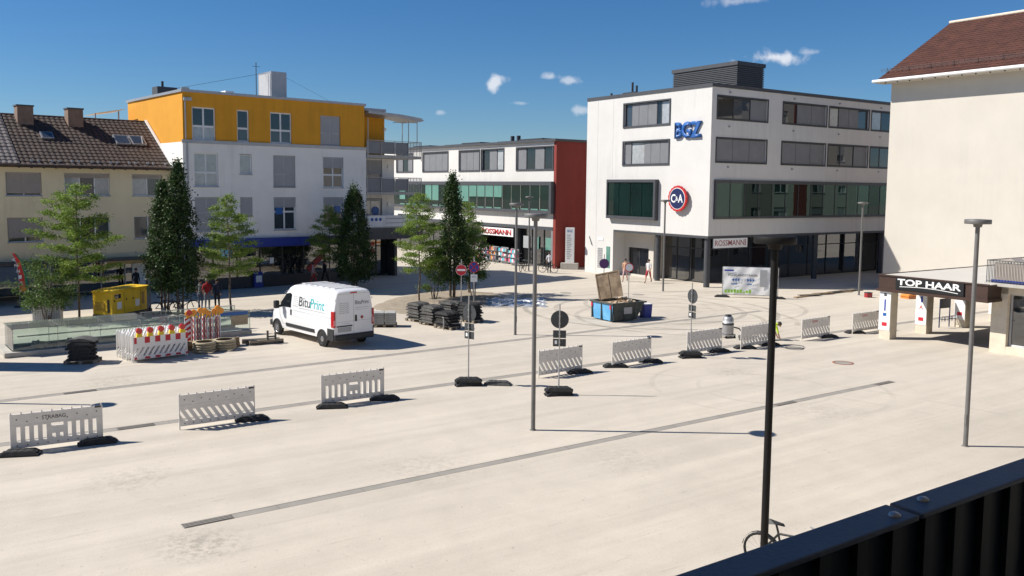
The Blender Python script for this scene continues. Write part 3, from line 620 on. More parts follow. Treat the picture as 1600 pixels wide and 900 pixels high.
def disp(loc, rot, cols, label, h=1.5):
    t = thing('display_rack', label, 'display rack', loc, rot, 'racks of goods outside the far shop')
    f = MB(); f.box(-.6, .6, -.03, .03, 0, h)
    for z in (.25, .7, 1.1): f.box(-.6, .6, -.35, .35, z, z + .03)
    f.build('rack', 'steel', t)
    k = 0
    for z in (.28, .73, 1.13):
        x = -.55
        while x < .5:
            w_ = random.uniform(.12, .26); hh = random.uniform(.15, .34)
            MB().box(x, x + w_, -.33, -.06, z, z + hh).build('carton', cols[k % len(cols)], t, .01); k += 1; x += w_ + .02
def mpt(x, y, z=0):
    p = Vector((3.733, 74.774, 0)) + bear(54) * x + bear(-36) * y; return (p.x, p.y, z)
for k, (y, cs, lb) in enumerate(((6.6, ['print_grey', 'pink_item', 'cloth_white', 'cyan_item'], 'rack of mixed goods next to the shop doorway post'), (8.1, ['cloth_grey', 'flag_orange', 'print_grey', 'red_dark'], 'rack of grey and orange goods below the far shop sign'),
                               (9.5, ['cloth_white', 'cloth_jeans', 'pink_item', 'print_grey'], 'rack of white and pink goods below the far shop sign'), (10.8, ['red_dark', 'cloth_grey', 'green_print', 'cloth_white'], 'rack of red and green goods at the dark end of the far shop'),
                               (4.4, ['pink_item', 'cyan_item', 'cloth_white'], 'rack with cyan and pink goods before the far shop window'))):
    disp(mpt(-.65 if k < 4 else -1.1, y), azi(54) - math.pi / 2, cs, lb)

# ------------------------------------------------------------------ yellow and white apartment building
YO = (-21.06, 55.46, 0)
def yellow_building():
    t = thing('apartment_building', 'white apartment building with yellow top storey and grey balconies over shops', 'building', YO, azi(49))
    Y = FY(); S = FX(); W = MB(); X1 = 13.5; D = 12
    colw = [(.7, 2.3), (3.75, 4.62), (6.15, 7.8), (9.95, 11.6)]
    h2 = [(a, b, 6.84 if i != 1 else 7.68, 9.04) for i, (a, b) in enumerate(colw)]; h1 = [(a, b, 3.9 if i != 1 else 4.85, 6.17) for i, (a, b) in enumerate(colw)]
    wall(W, Y, 0, X1, 3.4, 9.7, h1 + h2)
    wall(W, S, 0, D, 0, 9.7); W.add([(X1, 0, 0), (X1, D, 0), (X1, D, 9.7), (X1, 0, 9.7)], [(0, 1, 2, 3)])
    wall(W, FY(1.6), X1, 17.0, 3.0, 9.4, [(14.0, 15.9, 3.9, 6.1), (14.0, 15.9, 6.85, 9.0)]); W.add([(17, 1.6, 0), (17, D, 0), (17, D, 9.4), (17, 1.6, 9.4)], [(0, 1, 2, 3)]); W.add([(0, D, 0), (17, D, 0), (17, D, 9.4), (0, D, 9.4)], [(0, 1, 2, 3)])
    W.build('wall', 'plaster_white', t)
    P = MB(); h3 = [(a, b, 9.85, 11.96) for a, b in ((.65, 2.2), (3.65, 4.5), (6.0, 7.6), (9.8, 11.4))]
    wall(P, FY(.06), .06, X1 - .1, 9.7, 12.85, h3); wall(P, FX(.06), .06, 10.8, 9.7, 12.85); P.add([(X1 - .1, .06, 9.7), (X1 - .1, 10.8, 9.7), (X1 - .1, 10.8, 12.85), (X1 - .1, .06, 12.85)], [(0, 1, 2, 3)])
    P.add([(.06, 10.8, 9.7), (X1, 10.8, 9.7), (X1, 10.8, 12.85), (.06, 10.8, 12.85)], [(0, 1, 2, 3)])
    P.box(X1 - .1, 16.5, 2.2, 9, 9.4, 12.75); P.build('upper_storey', 'plaster_yellow', t)
    c = MB(); c.box(-.03, X1, -.03, 10.9, 12.85, 13.02); c.box(X1, 16.6, 2.1, 9.1, 12.75, 12.95); c.build('roof_edge', 'zinc', t)
    c = MB(); c.box(-.04, X1 + .02, -.05, .05, 9.62, 9.84); c.build('ledge', 'zinc', t)
    MB().box(0, .5, -.02, .1, 13.0, 13.14).build('roof_edge', 'zinc', t)
    pn = [None] * 4
    for i, (a, b, z0, z1) in enumerate(h3):
        if i < 3: window(t, FY(.06), a, b, z0, z1, (1, 1) if i != 1 else (1,), (.8, 1.1), ['glass_curtain' if i == 0 else 'glass_mid', 'glass_dark'], 'white_frame', bar=.09, shut=0)
        else: window(t, FY(.06), a, b, z0, z1, (1, 1), (.8, 1.1), ['glass_mid'], 'white_frame', shut=.98)
    for i, (a, b, z0, z1) in enumerate(h2):
        window(t, Y, a, b, z0, z1, (1, 1) if i != 1 else (1,), (.8, 1.1) if i != 1 else (1,), ['glass_curtain', 'glass_curtain'] if i < 2 else ['glass_mid', 'glass_dark'], 'white_frame', bar=.09, shut=(0, .02, .98, .34)[i])
    for i, (a, b, z0, z1) in enumerate(h1):
        window(t, Y, a, b, z0, z1, (1, 1) if i != 1 else (1,), (1, .8) if i != 1 else (1,), ['glass_mid', 'glass_curtain'] if i == 3 else ['glass_mid'], 'white_frame', bar=.09, shut=(.95, .95, .3, .25)[i])
    MB().box(6.32, 6.85, .09, .112, 4.98, 5.5).build('poster', 'blue_letter', t); MB().box(10.9, 11.4, .09, .112, 5.0, 5.55).build('poster', 'blue_letter', t)
    window(t, FY(1.6), 14.0, 15.9, 6.85, 9.0, (1, 1), (1,), ['glass_mid'], 'zinc', shut=.5); window(t, FY(1.6), 14.0, 15.9, 3.9, 6.1, (1, 1), (1,), ['glass_curtain'], 'zinc', shut=.1)
    MB().cyl((15.35, 1.70, 5.1), (15.35, 1.67, 5.1), .33, n=20).build('window_sticker', 'blue_letter', t)
    window(t, FY(2.2), 14.0, 15.8, 9.95, 12.0, (1,), (1,), ['glass_mid'], 'zinc', shut=.95)
    for z in (5.6, 8.5, 11.4): MB().cyl((16.5, 1.6 if z < 10 else 2.2, z), (16.5, 1.5 if z < 10 else 2.1, z), .13, n=12).build('wall_lamp', 'sign_white', t)
    # balconies
    for z, full in ((9.1, 1), (6.35, 0)):
        s = MB().box(13.55, 18.45, .0, 3.2, z, z + .22).build('balcony_slab', 'concrete', t)
        pan = MB()
        for k in range(3 if full else 3): pan.box(13.62 + k * 1.24, 13.62 + k * 1.24 + 1.14, .03, .05, z + .32, z + 1.22)
        pan.build('railing_panel', 'shutter_metal', s)
        q = MB()
        for k in range(5): q.box(13.56 + k * 1.22, 13.60 + k * 1.22, -.02, .02, z - .15, z + 1.32)
        q.box(13.55, 18.45, -.02, .02, z + 1.28, z + 1.32); q.box(18.41, 18.45, .02, 3.2, z + 1.28, z + 1.32)
        for k in range(9): q.box(17.3 + k * .14, 17.32 + k * .14, 0, .015, z + .25, z + 1.28)
        for k in range(22): q.box(18.42, 18.44, .1 + k * .14, .115 + k * .14, z + .22, z + 1.28)
        q.build('railing', 'zinc', s)
    r = MB(); pts = [(13.6, 12.35), (16.5, 12.2), (18.2, 11.95), (18.6, 12.05), (18.3, 12.25), (16.5, 12.42), (13.6, 12.55)]
    r.prism(pts, -.2, 2.2, 'y'); r.build('terrace_roof', 'zinc', t)
    q = MB()
    for x, y in ((17.3, .05), (18.1, .05), (18.1, 2.1), (13.7, .05)): q.cyl((x, y, 10.4 if x > 14 else 9.3), (x, y, 12.0), .035, n=6)
    q.cyl((15.9, .05, 11.8), (18.1, .05, 11.9), .025, n=6); q.build('terrace_post', 'steel', t)
    MB().box(13.6, 18.5, .0, .12, 3.95, 4.8).box(18.4, 18.5, .12, 3.2, 3.95, 4.8).build('sign_parapet', 'plaster_white', t); MB().box(13.55, 18.5, .0, 3.2, 3.85, 3.95).build('balcony_slab', 'concrete', t)
    for k in range(3): MB().cyl((14.0 + k * .36, 0, 4.5), (14.0 + k * .36, -.012, 4.5), .13, n=14).build('sign_dot', 'blue_letter', t)
    MB().box(15.2, 17.8, -.012, 0, 4.52, 4.6).box(15.2, 17.2, -.012, 0, 4.2, 4.25).build('sign_text_line', 'print_grey', t)
    MB().box(13.55, 18.6, -.1, 3.0, 3.0, 3.84).build('canopy_fascia', 'anthracite', t)
    # shops
    MB().box(.3, 8.65, -.35, .02, 2.8, 3.38).build('shop_fascia', 'blue_sign', t); MB().box(8.66, 13.5, -.2, .02, 2.75, 3.38).build('shop_fascia', 'anthracite', t)
    glazing(t, FY(.25), .3, 13.4, .75, 2.78, 8); MB().box(.1, 13.5, .15, .5, 0, .75).build('plinth', 'dark_frame', t)
    glazing(t, FY(2.4), 13.5, 17.0, .1, 3.0, 3); MB().box(16.9, 17.15, 1.4, 2.4, 0, 3).build('pier', 'anthracite', t)
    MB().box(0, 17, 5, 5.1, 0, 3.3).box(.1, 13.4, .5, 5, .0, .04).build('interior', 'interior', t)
    for x, m_ in ((1.5, 'awning_ochre'), (3.2, 'cloth_grey'), (4.6, 'awning_ochre'), (6.2, 'wood'), (9.3, 'cloth_white'), (11.2, 'cloth_grey')):
        MB().box(x, x + 1.1, 1.2, 1.8, .1, 2.2).build('shop_shelf', m_, t)
    for x, yy in ((9.4, .2), (15.0, 2.36)):
        q = MB(); q.T = Matrix.Translation((x, yy, 1.5)) @ Matrix.Rotation(rad(-40), 4, 'Y'); q.box(-.8, .8, -.012, 0, -.18, .18); q.build('poster', 'red_dark', t)
    MB().box(5.9, 6.2, .2, .215, 1.6, 2.0).build('poster', 'sign_white', t)
    MB().box(.1, X1 - .15, .1, 10.75, 12.6, 12.84).build('roof', 'flat_roof', t); MB().box(.05, 16.9, 2.6, D - .05, 9.3, 9.38).build('roof', 'flat_roof', t); MB().box(.02, X1 - .02, .3, D - .02, 3.2, 3.38).build('floor_slab', 'concrete', t)
    # roof items
    L_ = MB().box(8.0, 9.2, 4.0, 6.2, 12.8, 15.25).build('lift_housing', 'zinc', t); MB().box(7.97, 8.0, 4.15, 6.0, 13.4, 15.1).build('louvre', 'shutter_grey', L_)
    q = MB(); q.cyl((7.3, 5, 12.9), (7.3, 5, 15.9), .03, n=6); q.cyl((7.0, 5, 15.6), (7.6, 5, 15.6), .015, n=5); q.tube([(.6, 3, 13.3), (4.5, 4, 14.3), (8, 5, 15.2)], .014, 4); q.tube([(9.2, 5, 15.2), (12, 4.5, 13.9), (13.3, 4, 13.2)], .008, 4); q.build('antenna', 'anthracite', t)
    MB().box(1.0, 2.4, 7.3, 8.4, 12.9, 13.85).build('roof_vent', 'anthracite', t); MB().cyl((1.6, 8, 13.85), (1.6, 8, 14.3), .09, n=8).build('roof_vent', 'dark_frame', t)
    MB().box(3.5, 4.1, 1.5, 2.3, 12.9, 13.3).build('roof_hatch', 'sign_white', t)
    MB().cyl((.28, -.06, 0), (.28, -.06, 9.7), .05, n=8).cyl((.2, -.04, 9.9), (.2, -.04, 12.3), .045, n=8).box(.1, .6, -.16, .04, 12.3, 12.5).build('drainpipe', 'zinc', t)
    # rear terrace with pale awning
    MB().add([(-.5, 9.2, 12.3), (-.5, 12.5, 12.2), (-2.6, 12.5, 11.8), (-2.6, 9.2, 11.85)], [(0, 1, 2, 3)]).build('awning', 'sign_white', t)
    MB().box(-2.65, -2.58, 9.2, 9.27, 9.3, 11.85).box(-1.1, -1.03, 9.2, 9.27, 9.3, 12.1).box(-2.6, -.05, 9.15, 9.3, 11.0, 11.15).build('awning_frame', 'zinc', t); MB().box(-4.0, 0.0, 9.4, 12, 0, 11.2).build('rear_wing', 'plaster_yellow', t)
yellow_building()

# ------------------------------------------------------------------ cream house with tiled roof
def cream_house():
    t = thing('house', 'cream house with brown tiled roof and two chimneys above shops', 'house', YO, azi(49))
    c = 2.1; Y = FY(c); W = MB(); X0 = -18; ez = 8.05
    hs = [(a, b, 6.2, 7.6) for a, b in ((-9.6, -7.7), (-6.45, -3.85), (-2.5, -.6), (-13.2, -11.2), (-16.5, -14.5))] + [(a, b, 3.45, 4.92) for a, b in ((-9.6, -7.7), (-6.45, -3.9), (-2.45, -.65), (-13.2, -11.2), (-16.5, -14.5))]
    wall(W, Y, X0, -.03, 2.3, ez, hs, .18); W.add([(X0, c, 0), (X0, 12, 0), (X0, 12, ez), (X0, c, ez)], [(0, 1, 2, 3)]); W.add([(X0, 12, 0), (-.03, 12, 0), (-.03, 12, ez), (X0, 12, ez)], [(0, 1, 2, 3)])
    W.add([(X0, c, ez), (X0, 12, ez), (X0, 7.0, 11.2)], [(0, 1, 2)]); W.build('wall', 'plaster_cream', t)
    for k, (a, b, z0, z1) in enumerate(hs):
        big = k in (1, 6)
        sh = {0: .86, 5: .78, 1: .18, 2: .18, 6: 0, 7: 0}.get(k, .5)
        window(t, Y, a, b, z0, z1, (1, 1, 1) if big else (1, 1), (1,), ['glass_curtain', 'glass_mid', 'glass_curtain'] if k in (1, 2) else ['glass_mid', 'glass_dark'], 'white_frame', shut=sh, shut_mat='shutter_beige')
    sl = Vector((0, 5.1, 3.25)); n = Vector((0, -3.25, 5.1)).normalized()
    tiles(t, 'roof_tiles', (-8.85, c - .5, ez - .02), (1, 0, 0), sl, 8.8, sl.length, 'tile_brown'); tiles(t, 'roof_tiles', (X0, c - .5, ez + .04), (1, 0, 0), sl, X0 * -1 - 8.9, sl.length, 'tile_pale')
    MB().add([(X0, 6.7, 11.2), (0, 6.7, 11.2), (0, 12.3, 7.8), (X0, 12.3, 7.8)], [(0, 1, 2, 3)]).build('roof', 'tile_brown', t)
    MB().cyl((X0, 6.7, 11.22), (-.05, 6.7, 11.22), .12, n=8).build('ridge', 'tile_brown', t)
    v = MB(); v.add([tuple(Vector((-.14, c - .5, ez)) + sl * s + n * h) for s in (0, 1) for h in (-.05, .12)] + [tuple(Vector((.0, c - .5, ez)) + sl * s + n * h) for s in (0, 1) for h in (-.05, .12)], [(0, 1, 3, 2), (4, 5, 7, 6), (1, 3, 7, 5), (0, 1, 5, 4), (2, 3, 7, 6)]); v.build('verge', 'sign_white', t)
    MB().cyl((X0, c - .58, ez - .06), (0, c - .58, ez - .06), .09, n=8).box(X0, -.03, c - .5, c, ez - .16, ez - .1).build('gutter', 'tile_brown', t)
    q = MB()
    for k in range(14): q.box(-9 + k * .66, -8.94 + k * .66, c - .62, c - .3, ez - .2, ez - .1)
    q.build('gutter_bracket', 'dark_frame', t)
    for x in (-7.7, -4.8):
        ch = MB().box(x - .45, x + .45, 5.6, 6.5, 9.8, 11.75).build('chimney', 'chimney', t); MB().box(x - .5, x + .5, 5.55, 6.55, 11.75, 11.84).build('chimney_cap', 'anthracite', ch)
    def onroof(x, s, h): return Vector((x, c - .5, ez)) + sl * s + n * h
    for x0, x1, s0, s1 in ((-7.15, -6.45, .50, .62), (-2.85, -1.95, .44, .62), (-1.85, -.95, .44, .62)):
        mb = MB(); P = [onroof(x, s, h) for h in (0, .14) for x, s in ((x0, s0), (x1, s0), (x1, s1), (x0, s1))]
        mb.add(P, [(0, 1, 5, 4), (1, 2, 6, 5), (2, 3, 7, 6), (3, 0, 4, 7), (4, 5, 6, 7)]); so = mb.build('skylight', 'zinc', t)
        e = .07; P = [onroof(x, s, .15) for x, s in ((x0 + e, s0 + .012), (x1 - e, s0 + .012), (x1 - e, s1 - .012), (x0 + e, s1 - .012))]; MB().add(P, [(0, 1, 2, 3)]).build('pane', 'glass_mid', so)
    for k in range(22):
        if k % 3 == 2: continue
        p = onroof(-8.3 + k * .37, .06, .08); MB().box(p.x, p.x + .12, p.y, p.y + .1, p.z - .08, p.z + .06).build('snow_guard', 'zinc', t)
    # shops: awning, fascia, glazing
    MB().box(X0, -.03, c - .9, c + .05, 2.12, 2.32).build('canopy', 'anthracite', t); MB().box(-4.4, -.6, c - .95, c - .9, 1.95, 2.16).build('shop_fascia', 'awning_ochre', t)
    MB().add([(-16, c - .9, 2.1), (-7.9, c - .9, 2.1), (-7.9, c - 2.6, 1.35), (-16, c - 2.6, 1.35)], [(0, 1, 2, 3)]).build('awning', 'awning_grey', t); MB().box(-16, -7.9, c - 2.62, c - 2.58, 1.12, 1.36).build('awning_valance', 'awning_grey', t)
    q = MB()
    for x in (-15.5, -12, -8.1): q.box(x, x + .05, c - 2.6, c - 2.55, 0, 1.3)
    q.build('awning_post', 'steel', t)
    glazing(t, FY(c + .3), -16, -.1, .2, 2.12, 11, frame='zinc'); MB().box(X0, -.03, c + .2, c + .5, 0, .2).build('plinth', 'dark_frame', t); MB().box(X0, -.03, 5, 5.1, 0, 2.3).build('interior', 'interior', t)
    MB().box(-2.55, -1.75, c + .2, c + .3, .2, 2.1).build('door_panel', 'sign_white', t); MB().box(-1.6, -.3, c + .25, c + .29, .4, 1.9).build('window_print', 'glass_curtain', t)
cream_house()

# ------------------------------------------------------------------ right house with red tiles
def right_house():
    t = thing('house', 'tall plain cream house with red tiled roof and white gutter', 'house', (26.745, 62.05, 0), azi(BA))
    Y0 = -26; ez = 14.75; W = MB()
    W.add([(0, 0, 0), (0, Y0, 0), (0, Y0, ez), (0, 0, ez)], [(0, 1, 2, 3)]); gb = lambda u, d, z: (u, -d, z); gh = [(u, u + w_, z, z + 1.6) for z in (1.0, 3.9, 6.8, 9.7, 12.3) for u, w_ in ((1.2, 1.2), (4.2, 1.8), (9.4, 1.8), (13.2, 1.2))]; wall(W, gb, 0, 16, 0, ez, gh); W.add([(16, 0, 0), (16, Y0, 0), (16, Y0, ez), (16, 0, ez)], [(0, 1, 2, 3)]); W.add([(0, Y0, 0), (16, Y0, 0), (16, Y0, ez), (0, Y0, ez)], [(0, 1, 2, 3)])
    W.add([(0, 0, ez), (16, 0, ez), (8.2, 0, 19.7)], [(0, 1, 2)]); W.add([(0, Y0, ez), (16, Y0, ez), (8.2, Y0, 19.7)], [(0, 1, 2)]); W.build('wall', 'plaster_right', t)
    for k, h_ in enumerate(gh): window(t, gb, *h_, (1, 1), (1,), ['glass_mid', 'glass_curtain'] if k % 3 else ['glass_dark'], 'white_frame', shut=(k % 4) * .2, sill='zinc')
    MB().box(6.8, 8.6, .0, .03, 0, ez - .2).build('reflected_strip', 'plaster_red', t)  # unseen red strip added to give the glass band reflections structure
    sl = Vector((9.2, 0, 5.05)); a = -1.0
    tiles(t, 'roof_tiles', (a, .6, ez), (0, -1, 0), sl, 26.5, sl.length, 'tile_red', .32, .40, .05)
    MB().add([(8.2, .6, 19.8), (17, .6, 14.5), (17, Y0, 14.5), (8.2, Y0, 19.8)], [(0, 1, 2, 3)]).build('roof', 'tile_red', t)
    MB().box(-1.0, 0, Y0, .6, ez - .16, ez - .08).build('soffit', 'plaster_right', t)
    MB().cyl((-1.12, .75, ez - .03), (-1.12, Y0, ez - .03), .12, n=10).build('gutter', 'sign_white', t)
    MB().cyl((8.2, .62, 19.86), (8.2, Y0, 19.86), .13, n=8).build('ridge', 'stone_clad', t)
    q = MB(); z = 0
    for k in range(28): q.box(-1.05, -.98, -.2 - k * .9, -.14 - k * .9, ez - .22, ez - .06)
    q.build('gutter_bracket', 'dark_frame', t)
    q = MB(); n_ = Vector((-5.05, 0, 9.2)).normalized()
    p0 = Vector((a, 0, ez)) + sl * .13
    for k in range(14):
        y = .4 - k * 1.6; p = p0 + n_ * .05; e = p + n_ * .32; q.cyl((p.x, y, p.z), (e.x, y, e.z), .02, n=5)
        q.cyl((p.x, y, p.z), (p.x - .25, y, p.z - .0), .015, n=5)
    for h in (.1, .2, .3):
        p = p0 + n_ * (h + .03); q.cyl((p.x, .9, p.z), (p.x, Y0, p.z), .012, n=4)
    for k in range(60): p = p0 + n_ * .05; e = p + n_ * .3; y = .9 - k * .4; q.cyl((p.x, y, p.z), (e.x, y, e.z), .006, n=4)
    q.build('snow_guard', 'anthracite', t)
    MB().box(3.5, 4.3, -9.5, -8.5, 17.5, 17.62).build('roof_hatch', 'dark_frame', t)
right_house()

# ------------------------------------------------------------------ canopy with sign on pillars, and the small shop at its side
def canopy():
    t = thing('canopy', 'brown flat canopy with black and white sign on white pillars', 'canopy', (18.0, 40.9, 0), azi(BA))
    # x runs away along the pillars, -y runs to the shop
    MB().box(-.35, 10.6, -4.75, .35, 2.42, 3.02).build('roof', 'brown_fascia', t); MB().box(-.42, 10.7, -4.8, .42, 2.28, 2.42).build('roof_edge', 'brown_fascia', t); MB().box(-.40, -.30, -4.8, .40, 3.02, 3.08).box(-.30, 10.65, .30, .40, 3.02, 3.08).build('roof_cap', 'brown_fascia', t); MB().box(-.30, 10.6, -4.75, .30, 3.02, 3.05).build('roof_gravel', 'plaster_right', t)
    s = MB().box(-.42, -.35, -3.75, -.55, 2.44, 3.01).build('sign', 'sign_black', t)
    lettering('TOP HAAR', 'sign_white', s, (-.42, -.64, 2.66), (0, -1, 0), (0, 0, 1), .30, 3.0, .01, .03)
    q = MB(); A = [(-.75 - k * .145, 2.57 + .07 * math.sin(math.pi * k / 19) - .002 * k) for k in range(20)]
    for (y0, z0), (y1, z1) in zip(A[:-1], A[1:]): q.add([(-.428, y0, z0), (-.428, y1, z1), (-.428, y1, z1 + .028), (-.428, y0, z0 + .028)], [(0, 1, 2, 3)])
    q.build('sign_swoosh', 'sign_white', s)
    for k, x in enumerate((0, 3.1, 6.7, 10.2)):
        p = MB().box(x - .28, x + .28, -.28, .28, 0, 2.28).build('pillar', 'stone_clad', t)
        MB().box(x - .30, x + .18, -.26, .30, .42, 2.27).build('pillar_panel', 'sign_white', p)
        if k < 3:
            MB().box(x - .306, x - .30, -.12, .14, .62, .8).build('sticker', 'sign_red', p)
            if k == 0:
                MB().box(x - .306, x - .30, -.08, .1, 1.1, 1.25).build('sticker', 'blue_letter', p); MB().box(x - .306, x - .30, -.03, .05, 1.35, 1.9).build('sticker', 'sign_blue', p); MB().box(x - .306, x - .30, -.06, .08, 2.05, 2.18).build('sticker', 'letter_grey', p)
            if k == 1: lettering('A', 'sign_red', p, (x - .30, .12, 1.2), (0, -1, 0), (0, 0, 1), .2, .2, .006, .01, 'sticker'); MB().box(x - .306, x - .30, -.05, .05, 1.55, 1.85).build('sticker', 'sign_blue', p)
canopy()
def side_shop():
    t = thing('shop', 'small stone clad shop with railed roof terrace beside the brown canopy', 'shop', (21.13, 37.755, 0), azi(BA))
    MB().box(.0, .55, -.68, .0, 0, 2.95).build('pillar', 'stone_clad', t)
    MB().box(.0, .2, -12, -.69, 0, .32).build('plinth', 'stone_clad', t); MB().box(.0, 9, -12, -.0, 2.62, 2.95).build('beam', 'stone_clad', t); MB().box(.3, 9, -.6, -.1, 0, 2.6).build('wall', 'stone_clad', t)
    glazing(t, FX(.25), -6.9, -.75, .35, 2.6, 4, glass='shop_glass', frame='shutter_grey'); MB().box(.22, .3, -6.9, -.72, .32, .40).build('sill', 'sign_white', t)
    MB().box(1.6, 1.7, -7, -.6, 0, 2.6).build('interior', 'cloth_white', t); MB().box(.3, 6, -12, -7, 0, 2.6).build('wall', 'plaster_right', t)
    MB().box(-.45, 9, -12, .15, 2.96, 3.10).build('terrace_slab', 'concrete', t)
    q = MB(); 
    for k in range(80): q.box(-.40, -.375, .08 - k * .125, .095 - k * .125, 3.0, 4.05)
    for k in range(40): q.box(-.38 + k * .125, -.365 + k * .125, .08, .1, 3.0, 4.05)
    q.box(-.41, -.365, -10, .1, 4.05, 4.08); q.box(-.4, 4.7, .07, .11, 4.05, 4.08); q.box(-.40, -.375, -10, .1, 3.16, 3.18); q.build('railing', 'anthracite', t)
    MB().box(-.33, -.3, -10, -.2, 3.2, 3.98).build('privacy_screen', 'shutter_beige', t); MB().box(-.345, -.335, -2.5, -.1, 3.11, 3.24).build('banner', 'sign_blue', t)
    MB().prism([(-.3, 4.02), (-.55, 4.12), (-.85, 4.2), (-1.1, 4.04)], -.32, .5, 'x').build('cover', 'shutter_beige', t)
side_shop()

# ------------------------------------------------------------------ own building with the balcony (behind and below the camera)
def own_building():
    t = thing('apartment_building', 'apartment building with the dark balcony railing', 'building', (.28, 1.41, 0), azi(BA))
    W = MB(); fr = lambda u, d, z: (u, -1.6 - d, z); hs = []
    for fl in range(4):
        for k in range(13):
            u = -18 + k * 4.2
            if -7 < u + 1 < 0.5: continue
            hs.append((u, u + 1.7, .9 + fl * 2.9 + (0 if fl else -.2), 2.4 + fl * 2.9))
    wall(W, fr, -20, 38, 0, 12.6, hs, .2); W.box(-5.6, -1.3, -1.6, 1.9, 0, 11.6); W.box(-20, 38, -11, -10.9, 0, 12.6); W.box(-20, -19.9, -10.9, -1.6, 0, 12.6); W.box(37.9, 38, -10.9, -1.6, 0, 12.6)  # the projecting bay is added out of view to shade the handrail
    W.build('wall', 'own_wall', t)
    for k, (a, b, c, d) in enumerate(hs): window(t, fr, a, b, c, d, (1, 1), (1,), ['glass_mid'], 'white_frame', sill=None, shut=(k % 4) * .25)
    MB().box(-20.4, 38.4, -11.4, -1.0, 12.6, 12.9).build('roof', 'tile_red', t)
    MB().box(-1.29, 6.5, -1.6, .02, 5.2, 5.38).build('balcony_slab', 'concrete', t); MB().box(-1.29, 6.5, -1.6, .05, 8.3, 8.5).build('balcony_slab', 'concrete', t)  # the upper slab, out of view, is added to darken the handrail
    MB().box(-1.28, .612, -.075, 0, 6.338, 6.35).build('handrail', 'rail_paint', t, .003); MB().box(.624, 6.4, -.075, 0, 6.338, 6.35).build('handrail', 'rail_paint', t, .004)
    for x, y in ((.567, -.048), (.70, -.030)): MB().lathe([(.0125, 0), (.012, .003), (.008, .006), (.001, .007)], 12, c=(x, y, 6.35)).build('screw', 'steel', t)
    MB().box(-1.28, 6.4, -.030, -.018, 5.3, 6.335).build('railing_panel', 'rail_panel', t)
    for k in range(64):
        x = -1.2 + k * .118; MB().box(x, x + .035, -.045, -.031, 5.38, 6.337).build('railing_bar', 'rail_bar', t)
own_building()

# ------------------------------------------------------------------ street lamps
def lamp_proto(pm):
    t = thing('street_lamp', '', 'street lamp')
    MB().cyl((0, 0, 0), (0, 0, 6.16), .064, .058, n=14).build('pole', pm, t)
    MB().lathe([(.001, 6.06), (.10, 6.06), (.12, 6.14), (.325, 6.15), (.335, 6.165), (.335, 6.255), (.325, 6.27), (.001, 6.285)], 28).build('lamp_head', pm, t)
    MB().lathe([(.066, 0), (.10, 0), (.10, .012), (.066, .02)], 14).build('base_ring', pm, t)
    MB().box(-.03, .03, -.071, -.05, .6, .9).build('hatch', pm, t)
    return t
lp = lamp_proto('lamp_grey'); lb = lamp_proto('lamp_shade_dark')
GL = 'round-headed street lamps of the square'
for i, (x, y, lab) in enumerate(((.66, 24.54, 'grey street lamp with round flat head between the slotted barriers and the drain line'), (.19, 40.8, 'grey street lamp standing beside the drain line behind the sign post'), (10.41, 59.07, 'grey street lamp in front of the red scalloped emblem'),
                                 (23.48, 58.05, 'grey street lamp before the shaded glass shopfront by the plain house'), (12.6, 23.4, 'grey street lamp in front of the brown canopy'), (1.42, 72.8, 'grey street lamp before the far shop with racks'), (-19.5, 27.0, 'grey street lamp whose shadow crosses the lettered barrier'))):
    if i == 0: lp.location = (x, y, 0); lp['label'] = lab; lp['group'] = GL
    else: dup(lp, (x, y, 0), i * 1.3, lab, GL)
lb.location = (4.2, 13.78, 0); lb['label'] = 'street lamp coloured near-black for shade, with a bicycle behind its pole'; lb['group'] = GL

# ------------------------------------------------------------------ barriers
def clip(poly, x0, x1):
    for s, lim in ((1, x0), (-1, x1)):
        out = []
        for (a, b), (c, d) in zip(poly, poly[1:] + poly[:1]):
            ia = s * a >= s * lim; ic = s * c >= s * lim
            if ia: out.append((a, b))
            if ia != ic: t = (lim - a) / (c - a); out.append((lim, b + (d - b) * t))
        poly = out
        if len(poly) < 3: return []
    return poly
BL = 2.15
def barrier_mesh(kind, name='panel'):
    m = MB(); th = .045
    if kind in ('\\', '/'):
        m.box(0, BL, 0, th, .10, .25); m.box(0, BL, 0, th, .57, 1.0); per = .208; sh = .20 if kind == '\\' else -.20; x = -.6
        while x < BL + .6:
            p = clip([(x, .57), (x + per - .085, .57), (x + per - .085 + sh, .25), (x + sh, .25)], 0.02, BL - .02)
            if p: m.prism(p, .004, th - .004, 'y')
            x += per
    else:
        hs = [(.13 + k * .2, .22 + k * .2, .26, .66) for k in range(4)] + [(1.32 + k * .2, 1.41 + k * .2, .26, .66) for k in range(4)] + [(.93, 1.22, .6, .68), (.95, 1.03, .3, .4), (1.13, 1.21, .3, .4)]
        wall(m, FY(0), 0, BL, .10, 1.0, hs, th); wall(m, FY(th), 0, BL, .10, 1.0, hs, 0)
        for z in (.1, 1.0): m.add([(0, 0, z), (BL, 0, z), (BL, th, z), (0, th, z)], [(0, 1, 2, 3)])
        for x in (0, BL): m.add([(x, 0, .1), (x, th, .1), (x, th, 1.0), (x, 0, 1.0)], [(0, 1, 2, 3)])
    m.box(0.02, BL - .02, -.008, th + .008, .69, .705)
    for k in range(10): m.box(.0 + k * (BL - .03) / 9, .03 + k * (BL - .03) / 9, .01, .035, 1.0, 1.055)
    return m.mesh(name, 'plastic_white')
